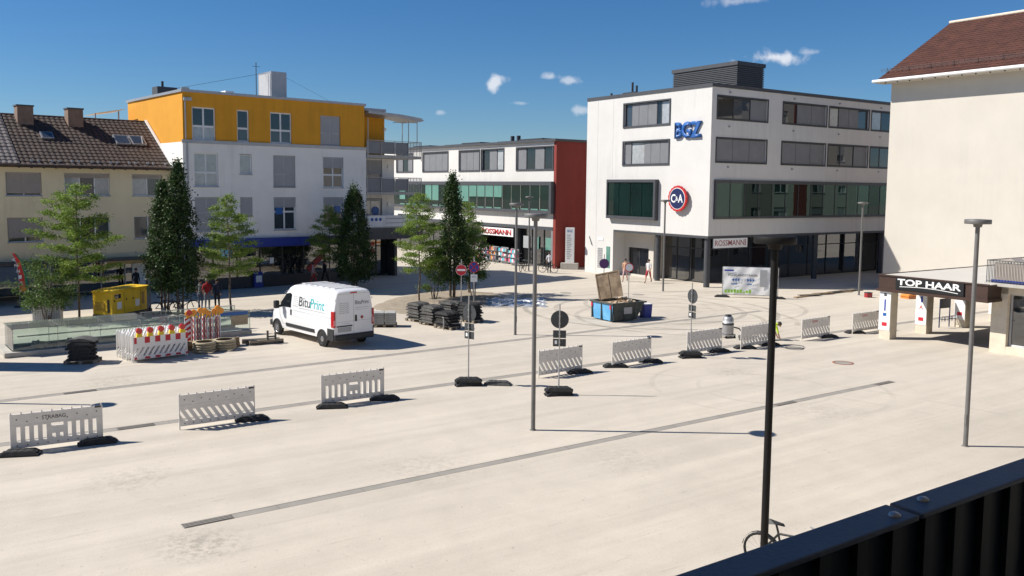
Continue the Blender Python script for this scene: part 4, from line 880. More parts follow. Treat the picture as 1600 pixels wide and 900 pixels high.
def extras(t, post_left=True):
    MB().cyl((0, .022, 0.0), (0, .022, 1.02), .02, n=8).build('post', 'plastic_white', t); MB().cyl((BL, .022, .02), (BL, .022, 1.02), .02, n=8).build('post', 'plastic_white', t)
    d = MB()
    for k in range(9):
        for z in ((.86, .79)[k % 2], .17): d.cyl((.14 + k * .235, -.002, z), (.14 + k * .235, -.006, z), .018, n=6)
    stuff(d.build('rivet', 'anthracite', t))
    MB().box(BL - .17, BL - .02, -.012, .057, .955, 1.003).build('clip', 'anthracite', t)
ME = {k: barrier_mesh(k) for k in ('\\', '|', '/')}
GB = 'slotted plastic barriers along the drain line'
blist = [(-12.93, 21.89, 59, '|', 'pale plastic barrier with vertical slots and black stencilled letters'), (-9.43, 24.16, 55.7, '\\', 'pale diagonal-slotted barrier between the two vertical-slotted barriers'),
         (-5.98, 26.9, 56.5, '|', 'pale plastic barrier with vertical slots and no lettering'), (1.04, 31.39, 52, '\\', 'pale diagonal-slotted barrier behind the round sign back with stacked plates'),
         (3.98, 33.36, 52.5, '\\', 'pale diagonal-slotted barrier next after the one behind the sign post'), (7.44, 36.0, 54.3, '\\', 'pale diagonal-slotted barrier with a sign pole standing at its end'),
         (10.13, 37.59, 53, '\\', 'pale diagonal-slotted barrier in front of the kneeling worker'), (13.57, 39.87, 54, '\\', 'pale diagonal-slotted barrier between the worker and the barrier with red print'), (17.13 - .35, 42.22 - .2, 55, '\\', 'pale diagonal-slotted barrier with faint red print by the canopy pillar')]
for x, y, b, k, lab in blist:
    t = thing('barrier', lab, 'barrier', (x, y, .0), azi(b), GB); link('panel', ME[k], t); extras(t)
    if 'letters' in lab: lettering('STRABAG', 'letter_grey', t, (.72, 0, .80), (1, 0, 0), (0, 0, 1), .105, .56, .004, .006, 'lettering')
    if 'red print' in lab: lettering('STRABAG', 'sign_red', t, (.72, 0, .80), (1, 0, 0), (0, 0, 1), .11, .45, .004, .006, 'lettering')
def plate_mesh():
    m = MB(); m.taper(-.47, .47, -.215, .215, 0, .05, .01, .01); m.taper(-.44, .44, -.2, .2, .05, .13, .12, .03)
    for x in (-.24, -.08, .08, .24):
        for y in (-.1, .1): m.box(x - .05, x + .05, y - .05, y + .05, .13, .14)
    for s in (-1, 1):
        m.cyl((s * .40, -.1, .075), (s * .40, .1, .075), .03, n=6); m.box(s * .47 - .02, s * .47 + .02, -.06, .06, .0, .06)
    return m.mesh('rubber_base_plate', 'rubber')
PM = plate_mesh(); PMD = PM.copy(); PMD.materials[0] = M['rubber_dusty']
GF = 'rubber base plates under the barriers and signs'
fl = ['left end of the lettered barrier', 'lettered barrier, end beside the drain grate', 'diagonal-slotted barrier between two vertical-slotted ones', 'unlettered vertical-slotted barrier, end without clip', 'unlettered vertical-slotted barrier, end with clip', 'barrier behind the round sign back', 'barrier with plates at both ends, post end',
      'barrier with plates at both ends, clip end', 'barrier with a sign pole at its end, clip end', 'barrier before the kneeling worker, post end', 'barrier before the kneeling worker, clip end', 'barrier beyond the kneeling worker', 'barrier with faint red print']
feet = [(-12.62, 21.75), (-11.15, 22.84), (-7.72, 25.3), (-5.65, 26.85), (-4.15, 27.95), (2.61, 32.4), (4.11, 33.55), (5.66, 34.55), (9.01, 36.95), (10.36, 37.85), (11.7, 38.7), (15.2, 41.0), (17.0, 42.3)]
for k, ((x, y), lb_) in enumerate(zip(feet, fl)):
    lb_ = lb_.replace('left end of the lettered barrier', 'lettered barrier, end away from the drain grate')
    o = link('rubber_base_plate', PM, None, 0, (x, y, 0), azi((78, 66, 74, 80, 82, 76, 84, 100, 78, 84, 80, 78, 84)[k])); tag(o, 'black rubber base plate under the ' + lb_, 'base plate', GF)
o = link('rubber_base_plate', PMD, None, 0, (-.46, 30.28, 0), azi(95)); tag(o, 'dusty rubber base plate lying alone between two sign posts', 'base plate', GF)

# ------------------------------------------------------------------ sign posts
def sign_post(x, y, h, nb, label, plates=True):
    t = thing('road_sign', label, 'road sign', (x, y, 0), azi(nb) - math.pi / 2, 'temporary road signs seen from behind')
    MB().cyl((0, 0, .1), (0, 0, h), .022, n=8).build('pole', 'steel', t); MB().cyl((0, 0, .28), (0, 0, 1.25), .025, n=8).build('pole_sleeve', 'zinc', t)
    MB().cyl((0, .03, 2.58), (0, .036, 2.58), .305, n=32, smooth=False).build('disc', 'sign_back', t)
    for z in (2.08, 1.79): MB().box(-.22, .22, .03, .036, z - .13, z + .13).build('plate', 'sign_back', t)
    MB().box(-.16, -.08, .026, .03, 1.74, 1.86).build('sticker', 'sign_white', t)
    for z in (2.45, 2.7, 2.08, 1.79): MB().box(-.035, .035, -.03, .032, z - .015, z + .015).build('clamp', 'steel', t)
    return t
sp = [(-1.5, 30.14, 3.2, 38, 'round road sign back on a pole beside the lone base plate'), (1.63, 28.85, 3.1, 5, 'round road sign back on a pole before a diagonal-slotted barrier'), (7.49, 35.62, 3.15, 60, 'narrowly turned round road sign back at the end of a barrier')]
for x, y, h, nb, lab in sp:
    sign_post(x, y, h, nb, lab)
    for j, (dx, z, r) in enumerate(((0, 0, 75), (.03, .141, 88))):
        o = link('rubber_base_plate', PM, None, 0, (x, y, z), azi(r)); tag(o, ('lower' if j == 0 else 'upper') + ' rubber base plate of the ' + lab.replace('round road sign back', 'sign').replace('narrowly turned sign', 'narrow sign'), 'base plate', GF)
def front_sign(name, x, y, h, face, label, kind):
    t = thing('road_sign', label, 'road sign', (x, y, 0), azi(face) + math.pi / 2)      # local -y looks along bearing face
    MB().cyl((0, 0.03, 0), (0, .03, h), .028, n=8).build('pole', 'steel', t)
    zc = h - (.62 if kind != 'ban' else .38); r = .32 if kind != 'ban' else .29
    rim = {'entry': 'sign_white', 'stop': 'sign_red', 'ban': 'sign_red', 'purple': 'purple'}[kind]
    d = MB().cyl((0, 0, zc), (0, -.006, zc), r, n=32, smooth=False).build('disc', rim, t)
    if kind == 'entry':
        MB().cyl((0, -.006, zc), (0, -.009, zc), r - .015, n=32, smooth=False).build('field', 'sign_red', d); MB().box(-.24, .24, -.014, -.009, zc - .055, zc + .055).build('bar', 'sign_white', d)
    if kind == 'stop':
        MB().cyl((0, -.006, zc), (0, -.009, zc), r - .05, n=32, smooth=False).build('field', 'sign_blue', d)
        q = MB()
        for a in (45, -45): q.T = Matrix.Translation((0, 0, zc)) @ Matrix.Rotation(rad(a), 4, 'Y'); q.box(-.27, .27, -.014, -.0095 - abs(a) * .00002 * (a > 0), -.028, .028)
        q.build('cross', 'sign_red', d); MB().box(-.2, .2, -.006, 0, zc - .86, zc - .42).build('plate', 'sign_white', t); lettering('<<>>', 'letter_grey', t, (-.12, -.006, zc - .6), (1, 0, 0), (0, 0, 1), .08, .24, .004, .01, 'arrow')
    if kind == 'ban': MB().cyl((0, -.006, zc), (0, -.009, zc), r - .055, n=32, smooth=False).build('field', 'sign_white', d)
    return t
front_sign('a', -2.95, 50.1, 2.8, 185, 'red no entry sign with white bar on a pole by the trees', 'entry'); front_sign('b', -2.22, 50.3, 2.95, 180, 'blue and red crossed no stopping sign with a white plate below', 'stop')
front_sign('c', 7.41, 54.4, 2.42, 180, 'white round sign with red rim on a pole behind the skip', 'ban'); front_sign('d', 6.0, 56.0, 2.75, 180, 'purple round sign rising behind the open skip lid', 'purple')

# ------------------------------------------------------------------ delivery van
def van():
    t = thing('delivery_van', 'white high-roof delivery van with grey and teal side lettering', 'van', (-7.5, 37.95, 0), azi(-43.2))
    # stations: x, z bottom, z top, half width at sill, half width at roof, shoulder
    st = [(4.92, .42, .95, .62, .55), (4.86, .38, 1.08, .80, .72), (4.62, .34, 1.22, .93, .86), (4.2, .33, 1.36, .98, .93), (3.95, .33, 1.44, 1.0, .95), (3.62, .33, 1.80, 1.01, .93), (3.3, .33, 2.13, 1.01, .90), (3.05, .33, 2.34, 1.02, .88),
          (2.75, .33, 2.46, 1.02, .87), (2.2, .33, 2.51, 1.02, .865), (1.0, .33, 2.53, 1.025, .865), (0, .33, 2.53, 1.025, .865), (-.6, .34, 2.51, 1.02, .86), (-.86, .36, 2.48, 1.005, .845), (-.92, .40, 2.43, .985, .82)]
    rings = []
    for x, zb, zt, hw, hr in st:
        h = zt - zb; r = min(.13, h * .15)
        p = [(0, zb), (hw * .8, zb), (hw - .03, zb + .04), (hw, zb + h * .12), (hw, zb + h * .40), (hw - .006, zb + h * .43), (hw - .004, zb + h * .50), (hw - .02, zb + h * .60), (hr + .04, zt - r * 1.7), (hr + .012, zt - r * .9), (hr - r * .3, zt - r * .3), (hr - r * 1.1, zt - .01), (hr * .5, zt + .012), (0, zt + .018)]
        rings.append([(x, y, z) for y, z in p] + [(x, -y, z) for y, z in reversed(p[1:-1])])
    n = len(rings[0]); m = MB(); v = [q for r in rings for q in r]
    f = [(j * n + k, j * n + (k + 1) % n, (j + 1) * n + (k + 1) % n, (j + 1) * n + k) for j in range(len(rings) - 1) for k in range(n)]
    m.add(v, f, 0, True); m.add(rings[0], [tuple(range(n))]); m.add(rings[-1], [tuple(range(n))])
    b = m.build('body', 'van_white', t)
    e = b.modifiers.new('edge', 'EDGE_SPLIT'); e.split_angle = rad(38)
    rx = -.92
    # roof ribs
    q = MB()
    for k in range(6): q.box(-.4 + k * .5, -.1 + k * .5, -.62, .62, 2.53, 2.552)
    q.build('roof_rib', 'van_white', b, .01)
    # rear doors: seams, hinges, handle, plate, third brake light, lamps, bumper
    q = MB(); q.box(rx - .004, rx + .02, -.006, .006, .62, 2.36); q.box(rx - .004, rx + .02, -.84, .84, 1.145, 1.155); q.box(rx - .003, rx, -.80, .80, 2.335, 2.345); q.build('door_seam', 'print_grey', t)
    for s in (1, -1):
        MB().box(rx - .05, rx + .20, s * .98 - .05, s * .98 + .05, .92, 1.62).build('tail_light', 'tail_red', t, .02); MB().box(rx - .056, rx - .04, s * .98 - .045, s * .98 + .045, 1.02, 1.24).build('reversing_light', 'tail_pink', t)
        for z in (1.3, 2.1): MB().cyl((rx - .02, s * .93, z - .05), (rx - .02, s * .93, z + .05), .018, n=8).build('hinge', 'van_white', t)
    MB().box(rx - .02, rx + .03, -.17, .17, 2.36, 2.42).build('brake_light', 'tail_red', t, .01)
    MB().box(rx - .03, rx, -.16, -.06, 1.12, 1.40).build('door_handle', 'van_black', t, .02)
    MB().cyl((rx - .0, -.42, 1.28), (rx - .012, -.42, 1.28), .07, n=20).build('badge', 'red_dark', t)
    MB().box(rx - .012, rx, .12, .80, .70, .90).build('number_plate', 'print_grey', t); MB().box(rx - .03, rx, .08, .86, .93, .975).build('plate_lamp_bar', 'van_black', t)
    MB().box(rx - .10, rx + .30, -1.0, 1.0, .34, .60).build('bumper', 'van_black', t, .04)
    # lower mouldings, arches, wheels
    for s in (1, -1):
        MB().box(.62, 3.18, s * 1.022 - .018, s * 1.022 + .018, .52, .68).build('side_moulding', 'van_black', t, .01)
        MB().box(-.94, -.42, s * 1.015 - .02, s * 1.015 + .02, .34, .86).build('corner_moulding', 'van_black', t, .02)
        for wx in (0, 4.03):
            a = MB(); pr = [(wx + .43 * math.cos(rad(k)), .34 + .43 * math.sin(rad(k))) for k in range(-8, 189, 14)]
            pr2 = [(wx + .37 * math.cos(rad(k)), .34 + .37 * math.sin(rad(k))) for k in range(188, -9, -14)]
            a.prism(pr + pr2, s * (1.005 if wx == 0 else .985), s * 1.036, 'y'); a.build('wheel_arch', 'van_black', t)
            MB().add([(wx + .38 * math.cos(rad(k)), s * (1.027 if wx == 0 else 1.005), .34 + .38 * math.sin(rad(k))) for k in range(0, 360, 15)], [tuple(range(24))]).build('arch_void', 'tyre', t)
            w = MB(); w.T = Matrix.Translation((wx, s * .93, .335)) @ Matrix.Rotation(rad(-90 * s), 4, 'X')
            w.lathe([(.21, -.10), (.30, -.105), (.33, -.08), (.335, 0), (.33, .085), (.30, .112), (.21, .10)], 28); wo_ = w.build('wheel', 'tyre', t)
            r_ = MB(); r_.T = w.T; r_.lathe([(.215, .108), (.205, .08), (.14, .085), (.12, .10), (.05, .11), (.001, .112)], 24)
            for k in range(8):
                a_ = 2 * math.pi * k / 8; r_.cyl((.15 * math.cos(a_), .15 * math.sin(a_), .08), (.15 * math.cos(a_), .15 * math.sin(a_), .093), .028, n=8, mi=1)
            r_.build('rim', ['rim', 'tyre'], wo_)
    # cab: side window, windscreen, mirror, door lines, handle
    for s in (1, -1):
        def sp_(x, z, o=.0): 
            hw = 1.02 - (.0 if z < 1.45 else (z - 1.45) * .135); return (x, s * (hw + o), z)
        win = [(2.72, 1.42), (3.72, 1.42), (3.60, 1.62), (3.22, 2.02), (2.86, 2.08), (2.72, 2.02)]
        MB().add([sp_(x, z, .008) for x, z in win], [tuple(range(6))]).build('side_window', 'glass_dark', t)
        q = MB(); line = [(2.60, .62), (2.60, 2.16), (2.9, 2.26), (3.28, 2.12), (3.66, 1.72), (3.80, 1.40), (3.74, .95), (3.56, .72), (3.5, .62), (2.60, .62)]
        q.tube([sp_(x, z, .002) for x, z in line], .006, 4); q.tube([sp_(x, z, .0) for x, z in ((-.8, 1.32), (2.55, 1.32))], .005, 4); q.tube([sp_(x, z, .0) for x, z in ((-.8, 1.05), (2.55, 1.05))], .004, 4); q.build('door_seam', 'print_grey', t)
        MB().box(2.66, 2.76, s * 1.025 - .02, s * 1.025 + .02, 1.08, 1.34).build('door_handle', 'van_black', t, .015)
        mr = MB(); mr.box(3.48, 3.70, s * 1.28 - .11, s * 1.28 + .11, 1.32, 1.68); mr.box(3.52, 3.64, min(s * 1.0, s * 1.2), max(s * 1.0, s * 1.2), 1.36, 1.46); mr.build('mirror', 'van_black', t, .04)
    MB().add([(3.99, .86, 1.50), (3.99, -.86, 1.50), (3.16, -.76, 2.28), (3.16, .76, 2.28)], [(0, 1, 2, 3)]).build('windscreen', 'glass_dark', t)
    MB().box(4.5, 4.99, -.9, .9, .34, .62).build('bumper', 'van_black', t, .05)
    # prints
    def side(x, z): 
        return (x, 1.02 - max(0, (z - 1.45) * .135) + .004, z)
    upv = Vector((0, -.135, 1)).normalized()
    lettering('Bitu', 'letter_grey', t, side(2.02, 1.57), (-1, 0, 0), upv, .43, .98, .014, .004, 'lettering'); lettering('Print', 'teal', t, side(1.01, 1.57), (-1, 0, 0), upv, .43, 1.16, .014, .004, 'lettering')
    MB().add([side(x, z) for x, z in ((2.0, 1.47), (-.2, 1.47), (-.2, 1.495), (2.0, 1.495))], [(0, 1, 2, 3)]).build('print_line', 'print_grey', t)
    q = MB(); rr = MB()
    for i in range(3):
        for j in range(6):
            x = 2.52 - i * .15; z = 1.52 + j * .085
            q.tube([(x, side(x, z)[1], z), (x - .07, side(x, z)[1], z + .035), (x - .14, side(x, z)[1], z)], .007, 4)
            y = .72 - i * .17; z2 = 1.50 + j * .085; rr.tube([(rx - .004, y, z2), (rx - .004, y - .08, z2 + .045), (rx - .004, y - .16, z2)], .006, 4)
    stuff(q.build('chevron_print', 'print_grey', t)); stuff(rr.build('chevron_print', 'letter_grey', t))
    lettering('BituPrint', 'letter_grey', t, (rx, -.08, 1.86), (0, -1, 0), (0, 0, 1), .17, .70, .005, .005, 'lettering')
    MB().box(rx - .004, rx, -.76, -.08, 1.70, 1.715).box(rx - .004, rx, -.70, -.08, 1.62, 1.63).box(rx - .004, rx, .2, .62, 1.06, 1.075).build('print_line', 'print_grey', t)
van()

# ------------------------------------------------------------------ generator, skip, banner fence, site clutter
def generator():
    t = thing('generator', 'yellow portable power generator box parked behind the glass enclosure', 'generator', (-20.5, 44.05, 0), azi(106))
    MB().box(-1.28, .0, .0, 3.0, .0, .22).build('base_frame', 'anthracite', t, .02)
    m = MB(); m.prism([(.0, .22), (2.62, .22), (2.62, 1.44), (.55, 1.44), (.0, 1.36)], -1.25, -.02, 'x'); m.build('housing', 'gen_yellow', t, .03)
    MB().box(-1.2, -.06, 2.63, 3.0, .22, 1.3).build('radiator_end', 'blue_sheet', t, .02)
    MB().prism([(-.06, 1.37), (.55, 1.455), (2.9, 1.455), (2.9, 1.50), (.55, 1.50), (-.06, 1.42)], -1.28, .02, 'x').build('lid', 'gen_yellow', t)
    q = MB().box(-1.1, -.52, -.012, .004, .42, .86); g_ = q.build('vent_grille', 'awning_ochre', t)
    s = MB()
    for k in range(6): s.box(-1.09, -.53, -.03, -.012, .45 + k * .07, .48 + k * .07)
    s.build('vent_slat', 'gen_yellow', g_)
    MB().box(-.34, -.2, -.014, .0, .34, 1.02).build('socket_panel', 'sign_black', t)
    MB().box(-.02, -.01, .16, .62, 1.06, 1.28).build('window', 'glass_dark', t); MB().box(-.02, -.008, .34, .66, .5, .86).build('notice', 'sign_white', t); MB().box(-.02, -.008, 1.7, 2.0, .5, .86).build('notice', 'sign_white', t)
    for y in (.12, .98, 1.5): MB().box(-.02, .0, y, y + .07, .9, 1.0).build('latch', 'sign_black', t)
    for y in (.85, 2.1): MB().box(-.02, -.012, y, y + .012, .3, 1.36).build('door_seam', 'sign_black', t)
    MB().box(-.02, -.01, 2.2, 2.4, .55, 1.2).build('louvre', 'awning_ochre', t)
generator()
def skip():
    t = thing('skip', 'battered blue waste skip, shaded sides coloured dark, with its rusty lid standing open', 'skip', (5.3, 44.9, 0), azi(58))
    b = [(.0, .0, .06), (1.6, 0, .06), (1.6, 1.75, .06), (0, 1.75, .06)]; tp = [(-.06, -.06, .98), (2.15, -.06, .98), (2.15, 1.81, .98), (-.06, 1.81, .98)]
    m = MB(); m.add(b + tp, [(0, 1, 5, 4), (1, 2, 6, 5), (2, 3, 7, 6)], 0); m.add(b + tp, [(3, 0, 4, 7)], 1); m.add(b, [(0, 1, 2, 3)], 0); m.build('body', ['skip_shade_dark', 'skip_blue'], t)  # sunlit face blue, the other faces coloured dark to stand for shade
    r = MB(); r.box(-.12, 2.24, -.12, -.02, .93, 1.01); r.box(-.12, 2.24, 1.77, 1.87, .93, 1.01); r.box(-.12, -.02, -.02, 1.77, .93, 1.01); r.box(2.14, 2.24, -.02, 1.77, .93, 1.01); r.build('rim', 'skip_shade_dark', t, .01)
    q = MB()
    for x in (.02, .75, 1.45): q.box(x, x + .07, -.07, .0, .08, .94)
    for y in (.02, .85, 1.66): q.box(-.09, -.0, y, y + .06, .08, .94)
    q.box(.1, 1.5, .1, .2, 0, .07); q.box(.1, 1.5, 1.5, 1.6, 0, .07); q.build('rib', 'skip_shade_dark', t)
    for p in ((-.095, .03, .68), (-.095, 1.62, .68)): MB().add([p, (p[0], p[1] + .12, p[2]), (p[0], p[1] + .12, p[2] + .22), (p[0], p[1], p[2] + .22)], [(0, 1, 2, 3)]).build('warning_stripe', 'sign_red', t)
    MB().box(.7, 1.25, -.075, -.071, .4, .75).build('sticker', 'print_grey', t)
    l = MB(); ax = Matrix.Translation((.45, 1.74, .96)) @ Matrix.Rotation(rad(-51), 4, 'Z') @ Matrix.Rotation(rad(-12), 4, 'X') @ Matrix.Rotation(rad(-13), 4, 'Y'); l.T = ax; l.box(0, 1.34, -.02, .02, 0, 1.42); lo = l.build('lid', 'skip_rust', t)
    l = MB(); l.T = ax
    for x in (.0, .64, 1.28): l.box(x, x + .06, -.045, -.02, 0.02, 1.4)
    l.box(.06, 1.28, -.045, -.02, 1.36, 1.42); l.build('lid_rib', 'skip_rust', lo)
    h = MB(); random.seed(3)
    for k in range(22):
        x = random.uniform(.1, 2.0); y = random.uniform(.1, 1.6); s = random.uniform(.05, .13); z = random.uniform(.86, .95) + (.06 if x > 1.2 else 0)
        h.T = Matrix.Translation((x, y, z)) @ Matrix.Rotation(random.uniform(0, 3), 4, (random.random(), random.random(), 1)); h.box(-s, s, -s * .7, s * .7, -s * .5, s * .5)
    stuff(h.build('rubble', 'debris', t)); MB().box(.05, 2.0, .05, 1.7, .5, .86).build('fill', 'debris', t)
skip()
t = thing('crate', 'small blue crate standing against the skip', 'crate', (7.35, 46.9, 0), azi(60)); MB().taper(-.25, .25, -.2, .2, 0, .72, -.03, -.03).build('box', 'blue_sign', t, .02); MB().box(-.29, .29, -.24, .24, .72, .76).build('lid', 'cloth_white', t)
def banner():
    t = thing('banner_fence', 'mobile site fence covered by a white street name banner', 'fence', (13.78, 56.21, 0), azi(102))
    q = MB(); 
    for x in (0, 3.5): q.cyl((x, 0, .08), (x, 0, 2.0), .022, n=8)
    for z in (.18, 2.0): q.cyl((0, 0, z), (3.5, 0, z), .02, n=8)
    for k in range(28): q.cyl((.125 * k + .06, 0, .18), (.125 * k + .06, 0, 2.0), .004, n=4)
    q.build('frame', 'steel', t)
    def bow(x, z): return -.035 + .022 * math.sin(x * 3.1 + z * 2) + .012 * math.sin(x * 7 - z * 5)
    N, K = 40, 18; v = []
    for j in range(K):
        for i in range(N): x = .03 + 3.42 * i / (N - 1); z = .22 + 1.78 * j / (K - 1); v.append((x, bow(x, z), z))
    b = MB().add(v, [(j * N + i, j * N + i + 1, (j + 1) * N + i + 1, (j + 1) * N + i) for j in range(K - 1) for i in range(N - 1)], 0, True).build('banner', 'sign_white', t)
    lettering('EGERLANDSTRASSE', 'letter_grey', b, (.36, -.082, 1.40), (1, 0, 0), (0, 0, 1), .14, 1.85, .004, .012)
    q = MB()
    for k in range(3):
        x = .58 + k * .17; q.add([(x, -.086, 1.16), (x + .15, -.086, 1.28), (x + .15, -.086, 1.04)], [(0, 1, 2)]); x = 1.55 + k * .17; q.add([(x + .15, -.086, 1.16), (x, -.086, 1.28), (x, -.086, 1.04)], [(0, 1, 2)])
    q.build('arrow', 'blue_letter', b); lettering('A A', 'print_grey', b, (1.18, -.086, 1.06), (1, 0, 0), (0, 0, 1), .17, .3, .004, 0)
    MB().box(.55, .95, -.088, -.084, .86, .92).box(1.55, 1.85, -.088, -.084, .86, .92).build('print_line', 'blue_letter', b); MB().box(.1, .7, -.088, -.084, 1.72, 1.82).build('print_line', 'sign_blue', b)
    q = MB(); random.seed(5)
    for k in range(9): x = .15 + k * .19; q.box(x, x + .15, -.088, -.084, .32, .36 + random.uniform(.03, .2))
    q.build('skyline_print', 'green_print', b); MB().box(2.35, 2.8, -.088, -.084, .75, 1.85).build('photo_print', 'print_grey', b); MB().box(3.2, 3.42, -.088, -.084, .5, 1.8).build('stripe_print', 'tail_pink', b)
    for x in (-.0, 3.5):
        o = link('rubber_base_plate', PM, None, 0, tuple(Vector((13.78, 56.21, 0)) + Matrix.Rotation(azi(102), 3, 'Z') @ Vector((x, 0, 0))), azi(100)); tag(o, 'rubber foot of the banner fence, ' + ('end by the printed grey photo' if x > 1 else 'end by the street name'), 'base plate', GF)
banner()

def pallet(loc, rot, label, parts=True):
    t = thing('pallet', label, 'pallet', loc, rot, 'wooden pallets')
    for k in range(5): MB().box(-.6, .6, -.4 + k * .175, -.3 + k * .175, .12, .144).build('board', 'wood_grey', t)
    for y in (-.4, -.05, .3):
        for x in (-.6, -.07, .46): MB().box(x, x + .14, y, y + .1, .02, .12).build('block', 'wood_grey', t)
        MB().box(-.6, .6, y, y + .1, 0, .02).build('board', 'wood_grey', t)
    return t
# rubber plates stacked on pallets beside the tree bed
def plate_stack(cx, cy, rot, nx, ny, nz, label, group, mesh=PM, dz=.143):
    R_ = Matrix.Rotation(rot, 3, 'Z')
    for i in range(nx):
        for j in range(ny):
            for k in range(nz):
                p = Vector((cx, cy, 0)) + R_ @ Vector(((i - (nx - 1) / 2) * .98, (j - (ny - 1) / 2) * .45, 0)) + Vector((random.uniform(-.06, .06), random.uniform(-.04, .04), .145 + k * dz))
                o = link('rubber_base_plate', mesh, None, 0, p, rot + random.uniform(-.05, .05)); tag(o, label, 'base plate', group)
GS = 'rubber base plates stacked on pallets'
for k, (x, y, nz, lab) in enumerate(((-4.85, 44.7, 6, 'tall stack nearest the paving stone pallet'), (-4.0, 43.6, 6, 'middle stack of the row'), (-3.15, 42.5, 5, 'low stack with the steel clamps'), (-2.15, 44.7, 6, 'stack below the no entry sign'), (-3.3, 46.3, 5, 'back stack against the tree bed'))):
    pallet((x, y, 0), azi(130), 'wooden pallet under the ' + lab)
    plate_stack(x, y, azi(130), 1, 2, nz, 'black rubber base plate in the ' + lab, GS, PM if k in (2, 3) else PMD)
t = thing('clamp_rack', 'pair of steel clamps leaning on the low rubber plate stack', 'clamp', (-2.9, 42.1, 0), azi(70))
for x in (-.45, .45): MB().cyl((x, 0, 0), (x, 0, .62), .03, n=8).cyl((x, 0, .6), (x, .2, .6), .03, n=8).build('clamp', 'steel', t)
MB().cyl((-.45, 0, .3), (.45, 0, .3), .02, n=8).build('bar', 'steel', t)
# paving stones on a pallet behind the van
pallet((-6.35, 42.9, 0), azi(85), 'wooden pallet under the grey paving stones behind the van')
for i in range(2):
    for k in range(5):
        o = MB().box(-.27, .27, -.38, .38, 0, .116).build('paving_stone', 'paving_grey', None, .022, tuple(Vector((-6.35, 42.9, .145 + k * .118)) + bear(85) * (-.29 + i * .58)), azi(85) + random.uniform(-.02, .02)); tag(o, 'grey paving slab in the pallet stack behind the van', 'paving slab', 'paving slabs stacked behind the van')
# rubber stack before the glass enclosure
pallet((-16.75, 33.35, 0), azi(78), 'wooden pallet under the black rubber stack by the glass enclosure'); plate_stack(-16.75, 33.35, azi(78), 1, 2, 5, 'black rubber base plate in the stack by the glass enclosure', GS)
m = MB(); N = 14
for j in range(6): pass
prof = [(-.55 + 1.1 * k / 13, .862 + .15 * math.sin(math.pi * k / 13)) for k in range(14)]
o = m.prism(prof, -.38, .38, 'y').build('rubber_mat', 'rubber_dusty', None, .02, (-16.75, 33.35, 0), azi(78)); tag(o, 'arched rubber mat lying on the rubber stack by the glass', 'mat')

# stored barriers
A0 = Vector((-14.77, 33.35, 0)); ab = 46; back = bear(ab - 90)
SM = ME['/'].copy(); SM.materials[0] = M['barrier_white']; random.seed(11)
for k in range(12):
    p = A0 + back * (.15 * k) + bear(ab) * (random.uniform(-.05, .05) if k else 0)
    lab = 'front stored barrier with red blocks and five warning lamps' if k == 0 else 'white plastic barrier stored in the row behind the red and white one'
    t = thing('barrier', lab, 'barrier', p, azi(ab) + (random.uniform(-.015, .015) if k else 0), 'white barriers stored in a row')
    link('panel', SM, t)
    for px_ in (0, BL): MB().cyl((px_, .022, 0), (px_, .022, 1.02), .022, n=8).build('post', 'barrier_white', t)
    q = MB()
    for i in range(10): q.lathe([(.001, .10), (.04, .085), (.05, .04), (.05, 0)], 8, c=(.05 + i * .228, .022, 1.0))
    if k: stuff(q.build('knob', 'barrier_white', t))
    else:
        for i in range(6):
            x = .04 + i * .41; MB().box(x, x + (.20 if 0 < i < 5 else .1), -.006, 0, .74, .985).build('red_block', 'sign_red', t); MB().box(x, x + (.20 if 0 < i < 5 else .1), -.006, 0, .115, .20).build('red_block', 'sign_red', t)
        for i in range(5):
            x = .24 + i * .43; l = MB().taper(x - .11, x + .11, -.05, .09, 1.0, 1.17, .03, .02).build('warning_lamp', 'yellow_box', t); MB().cyl((x, .07, 1.24), (x, -.05, 1.24), .115, n=20).build('lens', 'red_lens', l); MB().cyl((x, -.05, 1.24), (x, -.056, 1.24), .085, n=20).build('lens_face', 'red_lens', l)
# beacons
pallet((-13.35, 37.15, 0), azi(60), 'wooden pallet under the upright beacons')
random.seed(9)
GBK = 'warning beacons stored upright'
for k in range(11):
    p = Vector((-13.35, 37.15, .145)) + bear(60) * (-.66 + k * .13) + bear(-30) * random.uniform(-.05, .05); fr_ = k == 0
    t = thing('beacon', 'red and white striped beacon turned flat side out' if fr_ else 'upright warning beacon with orange lamp packed edge-on in the row', 'beacon', p, azi(60) if fr_ else azi(60) + math.pi / 2 + random.uniform(-.12, .12), GBK)
    w_ = .14; MB().box(-w_, w_, -.025, .025, .0, 1.02).build('panel', 'sign_white', t, .01); t.scale = (1, 1, random.uniform(1.05, 1.16)); s = MB()
    for i in range(5):
        z = .02 + i * .22
        for sg in (1, -1): s.add([(-w_ + .01, sg * .027, z), (w_ - .01, sg * .027, z + .16), (w_ - .01, sg * .027, min(1.0, z + .27)), (-w_ + .01, sg * .027, z + .11)], [(0, 1, 2, 3)])
    s.build('stripe', 'sign_red', t); MB().box(-.06, .06, -.03, .03, 1.02, 1.10).build('lamp_base', 'yellow_box', t)
    zl = 1.19 + random.uniform(-.03, .10); yo = random.choice((-.07, 0, .07)); ax_ = (1, 0) if fr_ else (0, 1)
    if k % 4 != 3: MB().cyl((-.05, yo, zl) if not fr_ else (0, -.05, zl), (.05, yo, zl) if not fr_ else (0, .05, zl), .115, n=16).box(-.03, .03, min(0, yo) - .02, max(0, yo) + .02, 1.08, zl - .05).build('warning_lamp', 'orange_lamp' if k != 1 else 'red_lens', t)
    if not fr_: MB().box(w_ - .002, w_ + .004, -.02, .02, 0, 1.0).box(-w_ - .004, -w_ + .002, -.02, .02, 0, 1.0).build('edge', 'red_dark' if k % 2 else 'sign_white', t)
